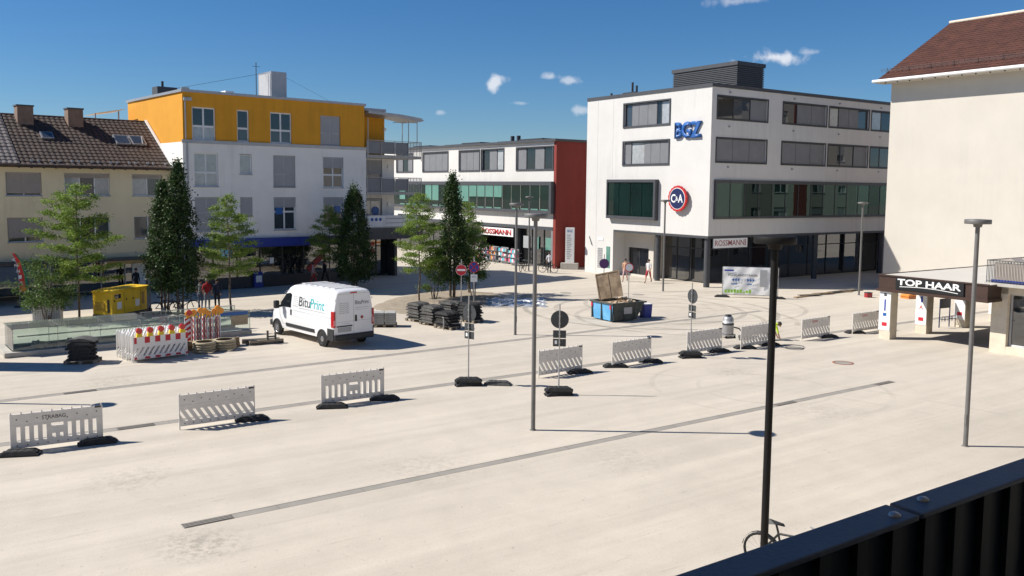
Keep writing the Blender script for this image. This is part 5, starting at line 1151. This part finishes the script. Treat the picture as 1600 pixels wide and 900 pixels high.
# cable drums and timber
GD = 'tan hose coils by the beacons'
for k, (x, y) in enumerate(((-12.85, 35.75), (-12.2, 36.35))):
    t = thing('hose_coil', 'coiled tan hose beside the ' + ('striped beacon' if k == 0 else 'dark timber pile'), 'hose coil', (x, y, 0), 0, GD)
    for j in range(4): MB().lathe([(.34, .0), (.47, .02), (.48, .06), (.47, .10), (.34, .11)], 24, c=(random.uniform(-.015, .015), 0, .02 + j * .105)).build('coil_turn', 'cable_tan', t)
for k in range(3):
    o = MB().box(-1.1, 1.1, -.1, .1, 0, .2).build('timber_beam', 'wood', None, .01, tuple(Vector((-12.75, 36.55, .0)) + bear(-30) * (.24 * (k % 2)) + Vector((0, 0, .2 * (k // 2)))), azi(58) + .04 * k); tag(o, 'brown timber beam lying behind the hose coils', 'beam', 'timber beams behind the hose coils')
for k in range(6):
    o = MB().box(-.75, .75, -.07, .07, 0, .1).build('plank', 'wood_grey' if k % 2 else 'rubber_dusty', None, .008, (-11.2 + .2 * (k % 3), 38.0 - .16 * (k % 3), .1 * (k // 3)), azi(62) + random.uniform(-.15, .15)); tag(o, 'dark plank in the low pile beside the van front', 'plank', 'planks piled beside the van')
t = thing('steel_bracket', 'upright steel bracket frame at the plank pile', 'bracket', (-10.75, 37.7, 0), azi(60)); MB().box(-.04, .04, -.04, .04, 0, .6).box(.3, .38, -.04, .04, 0, .5).box(0, .34, -.03, .03, .3, .36).build('frame', 'rubber_dusty', t)

# glass enclosure round the stairs
def enclosure():
    t = thing('glass_enclosure', 'low glass walled stair enclosure with partly glazed top', 'glass enclosure', (-20.05, 34.35, 0), azi(51.7))
    L, Wd, h = 9.8, 1.9, 1.10
    MB().box(-.35, L, -.25, -.02, 0, .2).box(-.35, L, Wd + .02, Wd + .25, 0, .2).box(-.35, -.02, -.02, Wd + .02, 0, .2).build('kerb', 'concrete', t, .02); MB().box(0, L, 0, Wd, -.01, .02).build('stair_floor', 'concrete', t)
    n = 6; st = L / n
    for k in range(n):
        for y in (0, Wd): MB().box(k * st + .01, (k + 1) * st - .01, y, y + .016, .08, h).build('glass_panel', 'pale_glass', t)
    MB().box(-.01, .006, .02, Wd - .02, .08, h).build('glass_panel', 'pale_glass', t)
    for k in range(3): MB().box(-.06 + k * 1.75, 1.66 + k * 1.75, -.06, Wd + .06, h + .005, h + .025).build('glass_roof', 'dusty_glass', t)
    q = MB()
    for k in range(n + 1):
        for y in (-.01, Wd - .0): q.box(k * st - .008, k * st + .008, y, y + .03, .02, h)
    q.box(0, L, -.03, .0, .02, .10); q.box(0, L, Wd + .016, Wd + .04, .02, .10); q.box(L * .55, L, -.008, .026, h, h + .03); q.box(L * .55, L, Wd - .01, Wd + .025, h, h + .03); q.build('glass_clamp', 'zinc', t)
    MB().box(.3, L, .9, 1.0, .3, .34).box(.3, L, .9, 1.0, .62, .66).build('handrail', 'zinc', t)
    MB().box(L - .9, L - .1, -.02, -.005, .45, .9).build('notice', 'cable_tan', t); MB().box(L - 2.4, L - .1, -.02, -.005, .93, 1.08).build('notice', 'blue_letter', t)
    h_ = MB(); random.seed(2)
    for k in range(14): x = random.uniform(.4, 2.6); y = random.uniform(.3, 1.5); s = random.uniform(.1, .25); h_.T = Matrix.Translation((x, y, s * .4 + .02)) @ Matrix.Rotation(random.random() * 3, 4, (random.random(), random.random(), 1)); h_.box(-s, s, -s * .8, s * .8, -s * .5, s * .5)
    stuff(h_.build('rubble', 'paving_grey', t))
enclosure()
t = thing('shadow_occluder', 'added unseen cabin beside the glass enclosure', 'occluder', (-20.75, 31.75, 0), 0)  # unseen stand-in, sized so that its shadow falls by the enclosure
MB().box(-3, 0, 0, 1.5, .1, 4.4).build('wall', 'zinc', t, .03); MB().box(-3.05, .05, -.05, 1.55, 4.4, 4.5).build('roof', 'anthracite', t); MB().box(-2.2, -1.4, -.03, 0, .15, 2.1).build('door', 'shutter_grey', t); MB().box(-3, 0, .1, .3, 0, .1).box(-3, 0, 1.2, 1.4, 0, .1).build('skid', 'anthracite', t)

# soil bed, sheet, mesh crate, flag, fence bits
bed = [(-8.3, 49.3), (-6.8, 47.6), (-5.4, 46.7), (-3.6, 48.6), (-1.4, 51.2), (-.2, 54.2), (-1.2, 57.0), (-3.6, 58.6), (-5.6, 57.2), (-7.6, 53.4)]
m = MB(); random.seed(4); N = 26; v = []; f = []
xs = [-8.6 + 9.0 * i / N for i in range(N + 1)]; ys = [46.3 + 12.6 * i / N for i in range(N + 1)]
def inside(x, y, P):
    r = False
    for (a, b), (c, d) in zip(P, P[1:] + P[:1]):
        if (b > y) != (d > y) and x < (c - a) * (y - b) / (d - b) + a: r = not r
    return r
def bdist(x, y): return min(math.hypot(x - a - (c - a) * t_, y - b - (d - b) * t_) for (a, b), (c, d) in zip(bed, bed[1:] + bed[:1]) for t_ in [max(0, min(1, ((x - a) * (c - a) + (y - b) * (d - b)) / ((c - a) ** 2 + (d - b) ** 2)))])
for y in ys:
    for x in xs: ins = inside(x, y, bed); dd = bdist(x, y); v.append((x, y, (min(.07, dd * .08) + random.uniform(0, .03) + .006) if ins else -.05 - min(.3, dd * .1)))
f = [(j * (N + 1) + i, j * (N + 1) + i + 1, (j + 1) * (N + 1) + i + 1, (j + 1) * (N + 1) + i) for j in range(N) for i in range(N)]
struct(m.add(v, f, 0, True).build('soil_bed', 'soil'))
m = MB(); N, K = 34, 16; v = []; random.seed(6)
for j in range(K):
    for i in range(N): x = -1.5 + 3.4 * i / (N - 1) + .3 * math.sin(j); y = 50.6 + 3.4 * j / (K - 1) + .25 * math.sin(i * .7); v.append((x, y, .008 + (0 if i in (0, N - 1) or j in (0, K - 1) else random.uniform(0, .14))))
o = m.add(v, [(j * N + i, j * N + i + 1, (j + 1) * N + i + 1, (j + 1) * N + i) for j in range(K - 1) for i in range(N - 1)]).build('plastic_sheet', 'foil'); tag(o, 'crumpled silver plastic sheet spread on the ground by the tree bed', 'sheet')
o = MB().lathe([(.6, 0), (.5, .16), (.25, .27), (.001, .3)], 14, c=(0, 0, 0)).build('sand_heap', 'debris', None, 0, (1.05, 54.2, 0)); tag(o, 'small heap of sand beside the silver sheet', 'sand heap')
t = thing('mesh_crate', 'pale wire mesh crate under the low bushy tree', 'crate', (-23.55, 43.5, 0), azi(75)); MB().box(-.62, .62, -.35, .35, 0, 1.0).build('liner', 'print_grey', t)
q = MB()
for k in range(13): q.cyl((-.64 + k * .107, -.37, 0), (-.64 + k * .107, -.37, 1.02), .008, n=4)
for k in range(10): q.cyl((-.64, -.37, .05 + k * .107), (.64, -.37, .05 + k * .107), .008, n=4)
q.build('wire_mesh', 'sign_white', t)
def flag():
    t = thing('feather_flag', 'red and green feather flag with white vertical letters and an orange disc', 'flag', (-27.7, 48.3, 0), azi(70)); MB().lathe([(.32, 0), (.32, .04), (.05, .07), (.02, .1)], 16).build('base', 'rubber', t)
    pole = [(0, 0, .05), (0, 0, 1.0), (-.02, 0, 1.8), (-.12, 0, 2.5), (-.32, 0, 3.05)]; MB().tube(pole, .015, 6).build('pole', 'steel', t)
    L_ = [(.02, .85), (.0, 1.8), (-.1, 2.5), (-.3, 3.05)]; R_ = [(.46, .9), (.38, 1.8), (.2, 2.6), (-.12, 3.02)]
    def wv(x, z): return .03 * math.sin(z * 4 + x * 3)
    a = MB(); b = MB()
    for (p, q_) in zip(zip(L_[:-1], L_[1:]), zip(R_[:-1], R_[1:])):
        (l0, l1), (r0, r1) = p, q_; m0 = (l0[0] * .35 + r0[0] * .65, l0[1] * .35 + r0[1] * .65); m1 = (l1[0] * .35 + r1[0] * .65, l1[1] * .35 + r1[1] * .65)
        a.add([(x, wv(x, z), z) for x, z in (l0, m0, m1, l1)], [(0, 1, 2, 3)], 0, True); b.add([(x, wv(x, z), z) for x, z in (m0, r0, r1, m1)], [(0, 1, 2, 3)], 0, True)
    a.build('cloth', 'flag_red', t); b.build('cloth', 'flag_green', t)
    for i, ch in enumerate('PIZZA'): lettering(ch, 'sign_white', t, (.20 - .055 * i * (1 + i * .15), -.05, 1.28 + i * .33), (0, 0, 1), (-1, 0, -.15), .16, .2, .004, .02, 'letter')
    MB().cyl((.22, -.06, 1.02), (.22, -.045, 1.02), .14, n=18).build('disc', 'flag_orange', t)
flag()
# pylon sign
t = thing('pylon_sign', 'tall white information pylon on a concrete block before the red wall', 'pylon sign', (5.0, 74.6, 0), azi(100)); MB().box(-.75, .75, -.4, .4, 0, .55).build('block', 'concrete', t, .03); MB().box(-.38, .38, -.12, .12, .55, 3.6).build('panel', 'sign_white', t, .02)
lettering('BGZ', 'blue_letter', t, (-.22, -.12, 3.22), (1, 0, 0), (0, 0, 1), .2, .44, .004, .015, 'lettering')
q = MB()
for k in range(14): q.box(-.26, .02 + .22 * ((k * 7) % 3) / 3, -.126, -.12, .9 + k * .155, .96 + k * .155)
q.build('print_line', 'print_grey', t)
# vacuum / compactor by the worker, bricks, hose
t = thing('site_vacuum', 'grey industrial vacuum drum on a trolley behind a barrier', 'vacuum', (10.3, 40.65, 0), azi(70))
MB().lathe([(.001, .18), (.24, .18), (.26, .24), (.26, .62), (.27, .64), (.27, .70), (.25, .72), (.25, .92), (.2, 1.0), (.001, 1.02)], 20).build('drum', 'zinc', t); MB().lathe([(.275, .62), (.275, .7)], 20).build('band', 'dark_frame', t); MB().lathe([(.255, .74), (.255, .8)], 20).build('band', 'sign_white', t); MB().box(-.12, .12, -.12, .12, 1.02, 1.10).build('motor_cap', 'dark_frame', t, .03)
MB().box(-.3, .3, -.26, .26, .1, .17).build('trolley', 'steel', t)
for x in (-.25, .25):
    for y in (-.24, .24): MB().cyl((x, y - .03, .06), (x, y + .03, .06), .06, n=10).build('wheel', 'tyre', t)
MB().tube([(.26, 0, .5), (.55, -.1, .42), (.75, -.2, .15), (1.0, -.3, .05), (1.4, -.35, .04)], .03, 8).build('hose', 'dark_frame', t)
for k in range(4): o = MB().box(-.2, .2, -.1, .1, 0, .12).build('kerb_stone', 'concrete', None, .01, (10.75 + .42 * (k % 2), 40.1 + .26 * (k % 2), .12 * (k // 2)), azi(58 + 5 * k)); tag(o, 'small kerb stone stacked next to the site vacuum', 'kerb stone', 'kerb stones by the vacuum')
o = MB().tube([(12.6 + .55 * math.cos(a / 8 * math.pi) * (1 + .02 * a), 38.35 + .45 * math.sin(a / 8 * math.pi), .02) for a in range(15)], .015, 6).build('hose', 'dark_frame'); tag(o, 'thin dark hose curled on the paving near the worker', 'hose')
# planks by shopfront, small box, orange box, bike rack, advertising board
random.seed(8)
for k in range(9):
    p = Vector((19.2, 56.6, 0)).lerp(Vector((24.3, 60.6, 0)), k / 8.5); o = MB().box(-.9, .9, -.12, .12, 0, .07).build('timber_board', ('wood', 'wood_grey', 'rubber_dusty')[k % 3], None, .006, (p.x, p.y, .002 + .07 * (k % 2)), azi(58 + random.uniform(-12, 12))); tag(o, 'loose board in the strip of timber before the shaded shopfront', 'board', 'loose boards before the shaded shopfront')
t = thing('tool_box', 'small dark red box on the paving by the plain house', 'box', (23.6, 56.8, 0), .3); MB().box(-.2, .2, -.16, .16, 0, .3).build('box', 'red_dark', t, .015); MB().box(-.21, .21, -.17, .17, .3, .34).build('lid', 'dark_frame', t)
t = thing('parts_box', 'low orange box seen between the canopy pillars', 'box', (26.2, 56.6, 0), .6); MB().box(-.5, .5, -.3, .3, 0, .28).build('box', 'flag_orange', t, .02); MB().box(-.5, .5, -.305, .305, .1, .15).build('strap', 'red_dark', t)
t = thing('notice_stand', 'dark notice board stand with bicycle loops under the canopy', 'stand', (22.5, 44.5, 0), azi(60)); [MB().cyl((x_, 0, 0), (x_, 0, 1.5), .03, n=8).build('post', 'navy', t) for x_ in (-.42, .42)]; MB().box(-.42, .42, -.02, .02, 1.0, 1.5).build('board', 'anthracite', t)
q = MB()
for k in range(4): q.tube([(-.5 + k * .3, -.2, .35), (-.5 + k * .3, -.2, .6), (-.3 + k * .3, -.2, .6), (-.3 + k * .3, -.2, .35)], .014, 5)
q.tube([(-.55, -.2, .45), (.75, -.2, .45)], .02, 6); q.tube([(-.42, 0, .45), (-.42, -.2, .45)], .014, 5); q.tube([(.42, 0, .45), (.42, -.2, .45)], .014, 5); q.build('bicycle_loop', 'navy', t)
t = thing('advert_board', 'blue and white folding advert board outside the blue shop', 'advert board', (-17.3, 58.6, 0), azi(55)); 
for s in (1, -1): q = MB(); q.T = Matrix.Rotation(rad(9 * s), 4, 'X'); q.box(-.3, .3, s * .13 - .012, s * .13 + .012, .03, 1.1); q.build('board', 'blue_sign', t)
MB().box(-.2, .2, -.175, -.165, .4, .85).build('print', 'sign_white', t)

# bicycles
def bicycle(loc, rot, label, lean=0):
    t = thing('bicycle', label, 'bicycle', loc, rot); Rm = Matrix.Rotation(rad(lean), 4, 'X')
    for x in (-.52, .52):
        w = MB(); w.T = Rm
        for k in range(24): a, b = 2 * math.pi * k / 24, 2 * math.pi * (k + 1) / 24; w.cyl((x + .33 * math.cos(a), 0, .345 + .33 * math.sin(a)), (x + .33 * math.cos(b), 0, .345 + .33 * math.sin(b)), .026, n=6)
        wo_ = w.build('wheel', 'tyre', t); s = MB(); s.T = Rm
        for k in range(14): a = 2 * math.pi * k / 14; s.cyl((x, 0, .345), (x + .32 * math.cos(a), 0, .345 + .32 * math.sin(a)), .0022, n=4)
        s.cyl((x, -.05, .345), (x, .05, .345), .025, n=8); s.build('spokes', 'steel', wo_)
    f = MB(); f.T = Rm
    for a, b in (((-.52, 0, .345), (-.12, 0, .30)), ((-.12, 0, .30), (-.22, 0, .82)), ((-.2, 0, .76), (.36, 0, .80)), ((-.12, 0, .30), (.38, 0, .70)), ((-.52, 0, .345), (-.2, 0, .76)), ((.36, 0, .92), (.40, 0, .66)), ((.40, 0, .66), (.52, 0, .345))): f.cyl(a, b, .021, n=8)
    f.cyl((-.22, -.02, .82), (-.25, -.02, .93), .012, n=6); f.cyl((-.22, .02, .82), (-.25, .02, .93), .012, n=6); f.build('frame', 'sign_black', t)
    s = MB(); s.T = Rm @ Matrix.Translation((-.25, 0, .93)); s.add([(-.15, -.085, 0), (-.15, .085, 0), (0, .065, .02), (.16, .02, .0), (.16, -.02, 0), (0, -.065, .02), (-.13, 0, .085), (.14, 0, .05)], [(0, 1, 6), (1, 2, 7, 6), (2, 3, 7), (3, 4, 7), (4, 5, 7), (5, 0, 6, 7), (0, 1, 2, 3, 4, 5)]); s.build('saddle', 'sign_black', t)
    h = MB(); h.T = Rm; h.tube([(.28, -.28, .90), (.38, -.2, .92), (.35, 0, .92), (.38, .2, .92), (.28, .28, .90)], .014, 6); h.build('handlebar', 'steel', t)
    for x in (-.52, .52):
        g_ = MB(); g_.T = Rm; pr = [(x + .375 * math.cos(rad(a)), .345 + .375 * math.sin(rad(a))) for a in range(20, 190, 17)]
        for (a0, b0), (a1, b1) in zip(pr[:-1], pr[1:]): g_.add([(a0, -.03, b0), (a1, -.03, b1), (a1, .03, b1), (a0, .03, b0)], [(0, 1, 2, 3)])
        g_.build('mudguard', 'sign_black', t)
    c = MB(); c.T = Rm; c.cyl((-.12, -.03, .3), (-.12, -.04, .3), .09, n=14); c.cyl((-.12, .03, .30), (-.05, .09, .16), .012, n=6); c.cyl((-.12, -.03, .30), (-.19, -.09, .44), .012, n=6); c.build('crank', 'steel', t)
    return t
bicycle((5.11, 15.2, 0), rad(-36.9), 'dark bicycle standing behind the lamp pole coloured dark for shade', 4)
bicycle((-18.55, 46.0, 0), azi(85), 'dark bicycle leaning between the two columnar trees', 5); bicycle((-17.85, 46.6, 0), azi(75), 'dark bicycle beside the taller columnar tree trunks', -5)
bicycle((3.0, 71.2, 0), azi(110), 'bicycle standing by the far shop window with posters', 3); bicycle((.9, 72.2, 0), azi(20), 'bicycle standing by the far lamp and racks', 3)

# ------------------------------------------------------------------ trees
def leaf_mesh(name, C, size, asp, mt, droop=0.0, flat=0.0):
    """C: n x 3 leaf centres -> one quad per leaf"""
    n = len(C); a = np.random.normal(size=(n, 3)); a[:, 2] *= (1 - flat); a[:, 2] -= droop
    a /= np.linalg.norm(a, axis=1)[:, None]; b = np.random.normal(size=(n, 3)); b[:, 2] *= (1 - flat) if flat else 1; b -= (b * a).sum(1)[:, None] * a; b /= np.linalg.norm(b, axis=1)[:, None]
    s = size * np.random.uniform(.65, 1.35, n)[:, None]; c3 = np.cross(a, b) * .15
    V = np.stack([C - a * s * .5, C + b * s * asp * .5 + c3 * s * .4, C + a * s * .5, C - b * s * asp * .5 + c3 * s * .4], 1).reshape(-1, 3)
    me = bpy.data.meshes.new(name); me.vertices.add(n * 4); me.vertices.foreach_set('co', V.ravel()); me.loops.add(n * 4); me.loops.foreach_set('vertex_index', np.arange(n * 4)); me.polygons.add(n)
    me.polygons.foreach_set('loop_start', np.arange(n) * 4); me.polygons.foreach_set('loop_total', np.full(n, 4)); me.update(); me.validate(); me.materials.append(M[mt]); return me
def limb(m, p, q, r0, r1, bend=.06, n=5, sides=7):
    p = Vector(p); q = Vector(q); pts = [p.lerp(q, k / n) + Vector((random.uniform(-bend, bend), random.uniform(-bend, bend), 0)) * (0 if k in (0, n) else 1) for k in range(n + 1)]
    for k in range(n): m.cyl(pts[k], pts[k + 1], r0 + (r1 - r0) * k / n, r0 + (r1 - r0) * (k + 1) / n, n=sides, cap=k in (0, n - 1))
    return pts
GT = 'young trees planted on the square'
def hornbeam(x, y, h, r, label, z0=1.2, n=9500, stems=3, seed=0, lean=0):
    random.seed(seed); np.random.seed(seed); t = thing('hornbeam_tree', label, 'tree', (x, y, 0), random.uniform(0, 6), GT); m = MB()
    for k in range(stems):
        a = 2 * math.pi * k / stems + .4; d = .16 if stems > 1 else 0; limb(m, (d * math.cos(a), d * math.sin(a), 0), (d * 2.2 * math.cos(a), d * 2.2 * math.sin(a), h * .72), .065, .015, .05, 7)
    for k in range(26):
        a = random.uniform(0, 6.28); z = random.uniform(z0, h * .8); limb(m, (.1 * math.cos(a), .1 * math.sin(a), z), (r * .75 * math.cos(a), r * .75 * math.sin(a), z + .7), .018, .005, .03, 3, 5)
    m.build('trunk', 'bark', t)
    n = int(n * 1.45); K = int(n / 34); T = np.random.beta(1.15, 1.25, K); prof = np.clip(.60 + 1.6 * T, 0, 1) * np.clip(1.12 * (1 - T) ** .72, .09, 1)
    A = np.random.uniform(0, 2 * np.pi, K); lump = 1 + .16 * np.sin(3 * A + T * 9) + .12 * np.sin(5 * A - T * 17) + np.random.normal(0, .08, K)
    R = r * prof * lump * np.random.uniform(.25, 1, K) ** .45; c = np.stack([R * np.cos(A), R * np.sin(A), z0 * .75 + T * (h - z0 * .75)], 1)
    C = (c[:, None, :] + np.random.normal(size=(K, 34, 3)) * np.random.uniform(.6, 1.35, (K, 1, 1)) * np.array([.125, .125, .16])).reshape(-1, 3); C = C[C[:, 2] > .35]
    link('crown', leaf_mesh('crown', C, .12, .66, 'leaf_hornbeam', .2), t); return t
def locust(x, y, h, r, label, z0=2.0, seed=0, dens=1.0, mt='leaf_locust'):
    random.seed(seed); np.random.seed(seed); t = thing('honey_locust_tree', label, 'tree', (x, y, 0), random.uniform(0, 6), GT); m = MB(); tr = limb(m, (0, 0, 0), (random.uniform(-.15, .15), random.uniform(-.15, .15), h * .96), .062, .010, .04, 10); C = []
    nb = int(h * 6.0)
    for k in range(nb):
        tt = (k + .5) / nb; z = z0 + tt * (h - z0) * .96; a = k * 2.399 + random.uniform(-.5, .5)
        L = r * min(1, .72 + .9 * tt) * (1 - tt ** 1.6) ** .75 * random.uniform(.55, 1.15) + .15
        el = .12 + .5 * tt + random.uniform(-.12, .12); d = Vector((math.cos(a), math.sin(a), 0)); p = Vector(tr[min(9, int(z / h * 10))]); p = Vector((p.x, p.y, z)); q = p + d * L * math.cos(el) + Vector((0, 0, L * math.sin(el) * .8)); limb(m, p, q, .018, .004, .04, 4, 5)
        for j in range(max(3, int(L * 7))):       # flat sprays of leaflets along the branch
            s = random.uniform(.25, 1.05); sa = a + random.choice((-1, 1)) * random.uniform(.2, 1.2); sl = random.uniform(.25, .5) * (1.2 - .5 * s) * min(1, L); b0 = p.lerp(q, s); b1 = b0 + Vector((math.cos(sa), math.sin(sa), random.uniform(-.25, .1))) * sl; m.cyl(b0, b1, .006, .003, n=4, cap=False)
            nl = int(60 * dens * (.55 + sl))
            for _ in range(nl):
                f = random.uniform(.1, 1.15); c = b0.lerp(b1, f); w_ = .13 + .08 * sl; C.append((c.x + random.gauss(0, w_), c.y + random.gauss(0, w_), c.z + random.gauss(0, .065) - .05 * f))
    m.build('trunk', 'bark', t); link('crown', leaf_mesh('crown', np.array(C), .105, .5, mt, .1, .3), t); return t
def shrub(x, y, h, r, label, seed=0, n=6000):
    random.seed(seed); np.random.seed(seed); t = thing('bushy_tree', label, 'tree', (x, y, 0), 0, GT); m = MB(); C = []
    for k in range(4): a = k * 1.6; limb(m, (.1 * math.cos(a), .1 * math.sin(a), 0), (r * .45 * math.cos(a), r * .45 * math.sin(a), h * .8), .035, .01, .06, 6)
    nb = 46
    for k in range(nb):
        a = k * 2.399; f = random.random(); z = h * (.22 + .74 * f); rr = r * math.sin(math.pi * min(.97, .22 + .72 * f)) ** .7 * random.uniform(.5, 1.1); p = Vector((.15 * math.cos(a), .15 * math.sin(a), z * .82)); q = Vector((rr * math.cos(a), rr * math.sin(a), z)); limb(m, p, q, .012, .004, .03, 3, 5)
        for j in range(int(n / nb)): s = random.uniform(.3, 1.1); c = p.lerp(q, s); C.append((c.x + random.gauss(0, .14), c.y + random.gauss(0, .14), c.z + random.gauss(0, .11)))
    m.build('trunk', 'bark', t); link('crown', leaf_mesh('crown', np.array(C), .105, .5, 'leaf_shrub', .1, .2), t); return t
locust(-22.36, 44.29, 7.1, 2.2, 'feathery light green tree in front of the cream house', 1.9, 21)
hornbeam(-18.8, 46.5, 7.1, 1.05, 'shorter dark columnar tree of the pair by the generator', 1.6, 8500, 3, 22); hornbeam(-17.95, 46.45, 8.1, 1.25, 'taller dark columnar tree of the pair by the generator', 1.6, 11000, 4, 23)
locust(-15.61, 47.7, 6.6, 1.65, 'feathery light green tree beside the three standing people', 1.9, 24)
hornbeam(-10.75, 58.6, 6.9, 1.55, 'dark columnar tree directly behind the van', .9, 12500, 3, 25); locust(-12.6, 59.4, 5.7, 1.5, 'light green tree half hidden behind the columnar tree by the van', 1.9, 26, .9)
locust(-5.62, 52.14, 6.75, 1.75, 'feathery light green tree in the soil bed', 1.9, 27); hornbeam(-3.75, 54.1, 7.75, 1.15, 'dark columnar tree with pale stems in the soil bed', 1.5, 10500, 4, 28)
shrub(-4.8, 53.2, 3.3, 1.15, 'low bushy tree between the feathery and columnar trees', 29, 4500); shrub(-2.45, 54.9, 4.6, 1.25, 'mid green bushy tree beside the columnar tree in the bed', 30, 6000); locust(-2.8, 56.4, 6.1, 1.25, 'light green tree top rising behind the columnar tree in the bed', 2.2, 31, .9)
shrub(-23.3, 43.0, 3.6, 1.65, 'low bushy tree over the pale mesh crate', 32, 7500)

# ------------------------------------------------------------------ people
def person(loc, face, h, top, bottom, label, pose='stand', hair='hair_dark', shorts=False, sleeves=False, shoes='cloth_black', skirt=False):
    S = h / 1.72; V = {}; E = []
    if pose in ('stand', 'walk'):
        V = dict(pel=(0, 0, .95, .135), sp=(0, .01, 1.12, .12), ch=(0, .0, 1.32, .135), nk=(0, -.005, 1.465, .052), hb=(0, .015, 1.55, .075), hd=(0, .02, 1.625, .095), ht=(0, .01, 1.69, .06), no=(0, .115, 1.615, .014))
        for s, k in ((-1, 'l'), (1, 'r')):
            sw = (.24 * s if pose == 'walk' else 0); aw = -sw * .8
            V['sh' + k] = (.165 * s, 0, 1.405, .066); V['el' + k] = (.225 * s, -.03 + aw * .4, 1.14, .045); V['wr' + k] = (.215 * s, .07 + aw, .91, .032); V['ha' + k] = (.205 * s, .10 + aw * 1.15, .80, .036)
            V['hp' + k] = (.085 * s, 0, .90, .092); V['kn' + k] = (.095 * s, .04 + sw * .7, .50, .06); V['an' + k] = (.10 * s, -.02 + sw * 1.25, .09 + (.07 if pose == 'walk' and s < 0 else 0), .042); V['to' + k] = (.115 * s, .13 + sw * 1.25, .035 + (.02 if pose == 'walk' and s < 0 else 0), .034)
    else:
        V = dict(pel=(0, -.18, .42, .14), sp=(0, -.02, .55, .125), ch=(0, .2, .68, .135), nk=(0, .36, .74, .052), hb=(0, .43, .73, .075), hd=(0, .50, .70, .095), ht=(0, .55, .66, .06), no=(0, .56, .60, .014))
        for s, k in ((-1, 'l'), (1, 'r')):
            V['sh' + k] = (.17 * s, .28, .66, .066); V['el' + k] = (.2 * s, .36, .38, .045); V['wr' + k] = (.14 * s, .46, .14, .032); V['ha' + k] = (.12 * s, .52, .05, .036)
            V['hp' + k] = (.10 * s, -.17, .38, .092); V['kn' + k] = (.15 * s, .16, .09, .062); V['an' + k] = (.13 * s, -.28, .07, .042); V['to' + k] = (.13 * s, -.42, .04, .034)
    E = [('pel', 'sp', 't'), ('sp', 'ch', 't'), ('ch', 'nk', 't'), ('nk', 'hb', 's'), ('hb', 'hd', 's'), ('hd', 'ht', 's'), ('hd', 'no', 's')]
    for k in 'lr': E += [('ch', 'sh' + k, 't'), ('sh' + k, 'el' + k, 't'), ('el' + k, 'wr' + k, 't' if sleeves else 's'), ('wr' + k, 'ha' + k, 's'), ('pel', 'hp' + k, 'b'), ('hp' + k, 'kn' + k, 'b'), ('kn' + k, 'an' + k, 's' if shorts else 'b'), ('an' + k, 'to' + k, 'f')]
    names = list(V); idx = {n: i for i, n in enumerate(names)}; me = bpy.data.meshes.new('p'); me.from_pydata([tuple(c * S for c in V[n][:3]) for n in names], [(idx[a], idx[b]) for a, b, _ in E], [])
    o = bpy.data.objects.new('p', me); COL.objects.link(o); o.modifiers.new('skin', 'SKIN'); sv = me.skin_vertices[0].data
    for i, n in enumerate(names): sv[i].radius = (V[n][3] * S, V[n][3] * S * (.75 if n in ('pel', 'sp', 'ch') else 1)); sv[i].use_root = n == 'pel'
    ss = o.modifiers.new('sub', 'SUBSURF'); ss.levels = 2; ss.render_levels = 2; bpy.context.view_layer.update()
    body = bpy.data.meshes.new_from_object(o.evaluated_get(bpy.context.evaluated_depsgraph_get())); bpy.data.objects.remove(o)
    for mt in ('skin', top, bottom, shoes): body.materials.append(M[mt])
    tagi = {'s': 0, 't': 1, 'b': 2, 'f': 3}; segs = [(Vector(V[a][:3]) * S, Vector(V[b][:3]) * S, tagi[c], (V[a][3] + V[b][3]) / 2 * S) for a, b, c in E]
    for p in body.polygons:
        c = p.center; best = None
        for a, b, k, r_ in segs:
            d = b - a; f = max(0, min(1, (c - a).dot(d) / d.length_squared)); q = (c - (a + d * f)).length - r_ * .8
            if best is None or q < best[0]: best = (q, k)
        p.material_index = best[1]; p.use_smooth = True
    t = thing('person', label, 'person', loc, rad(-face)); link('body', body, t)      # local +y looks along bearing face
    hd = Vector(V['hd'][:3]) * S; hm = MB(); prof = []
    hm.T = Matrix.Translation(hd + Vector((0, -.015, .012) if pose != 'kneel' else (0, .0, .03)) * S)
    hm.lathe([(.108 * S * math.cos(a), .12 * S * math.sin(a)) for a in [rad(d) for d in (-12, 0, 20, 40, 60, 78, 89)]], 14); hm.build('hair', hair, t)
    if skirt: MB().lathe([(.15 * S, .98 * S), (.17 * S, .85 * S), (.22 * S, .5 * S)], 16).build('skirt', bottom, t)
    return t
person((-17.5, 48.2, 0), 10, 1.66, 'cloth_grey', 'cloth_jeans', 'person in grey top and jeans standing beside the one in red'); person((-17.02, 47.95, 0), -5, 1.76, 'cloth_red', 'cloth_grey', 'person in red top standing between two others', hair='hair_grey'); person((-16.48, 48.0, 0), -30, 1.74, 'cloth_navy', 'cloth_black', 'person in dark navy jacket standing beside the one in red', sleeves=True)
person((-13.7, 59.3, 0), 70, 1.68, 'cloth_pink', 'red_dark', 'person in pale pink top passing the shop window behind the van', 'walk'); person((-13.1, 60.2, 0), 40, 1.78, 'cloth_black', 'cloth_black', 'person in black walking close to the shop window with the red poster', 'walk', sleeves=True)
person((-23.75, 54.3, 0), 120, 1.66, 'cloth_black', 'cloth_black', 'person in black standing at the white shop door of the cream house', sleeves=True)
person((3.06, 70.8, 0), 20, 1.74, 'cloth_white', 'cloth_black', 'person in white shirt and black trousers before the far shop'); person((10.2, 64.2, 0), 215, 1.76, 'cloth_white', 'cloth_red', 'person in white shirt and red shorts walking past the entrance', 'walk', shorts=True)
person((8.55, 64.9, 0), 200, 1.72, 'cloth_orange', 'cloth_pink', 'person in orange top walking behind the red-rimmed sign', 'walk', shorts=True); person((12.05, 40.05, 0), 85, 1.78, 'cloth_hivis', 'cloth_navy', 'worker in yellow vest kneeling on the paving behind a barrier', 'kneel')
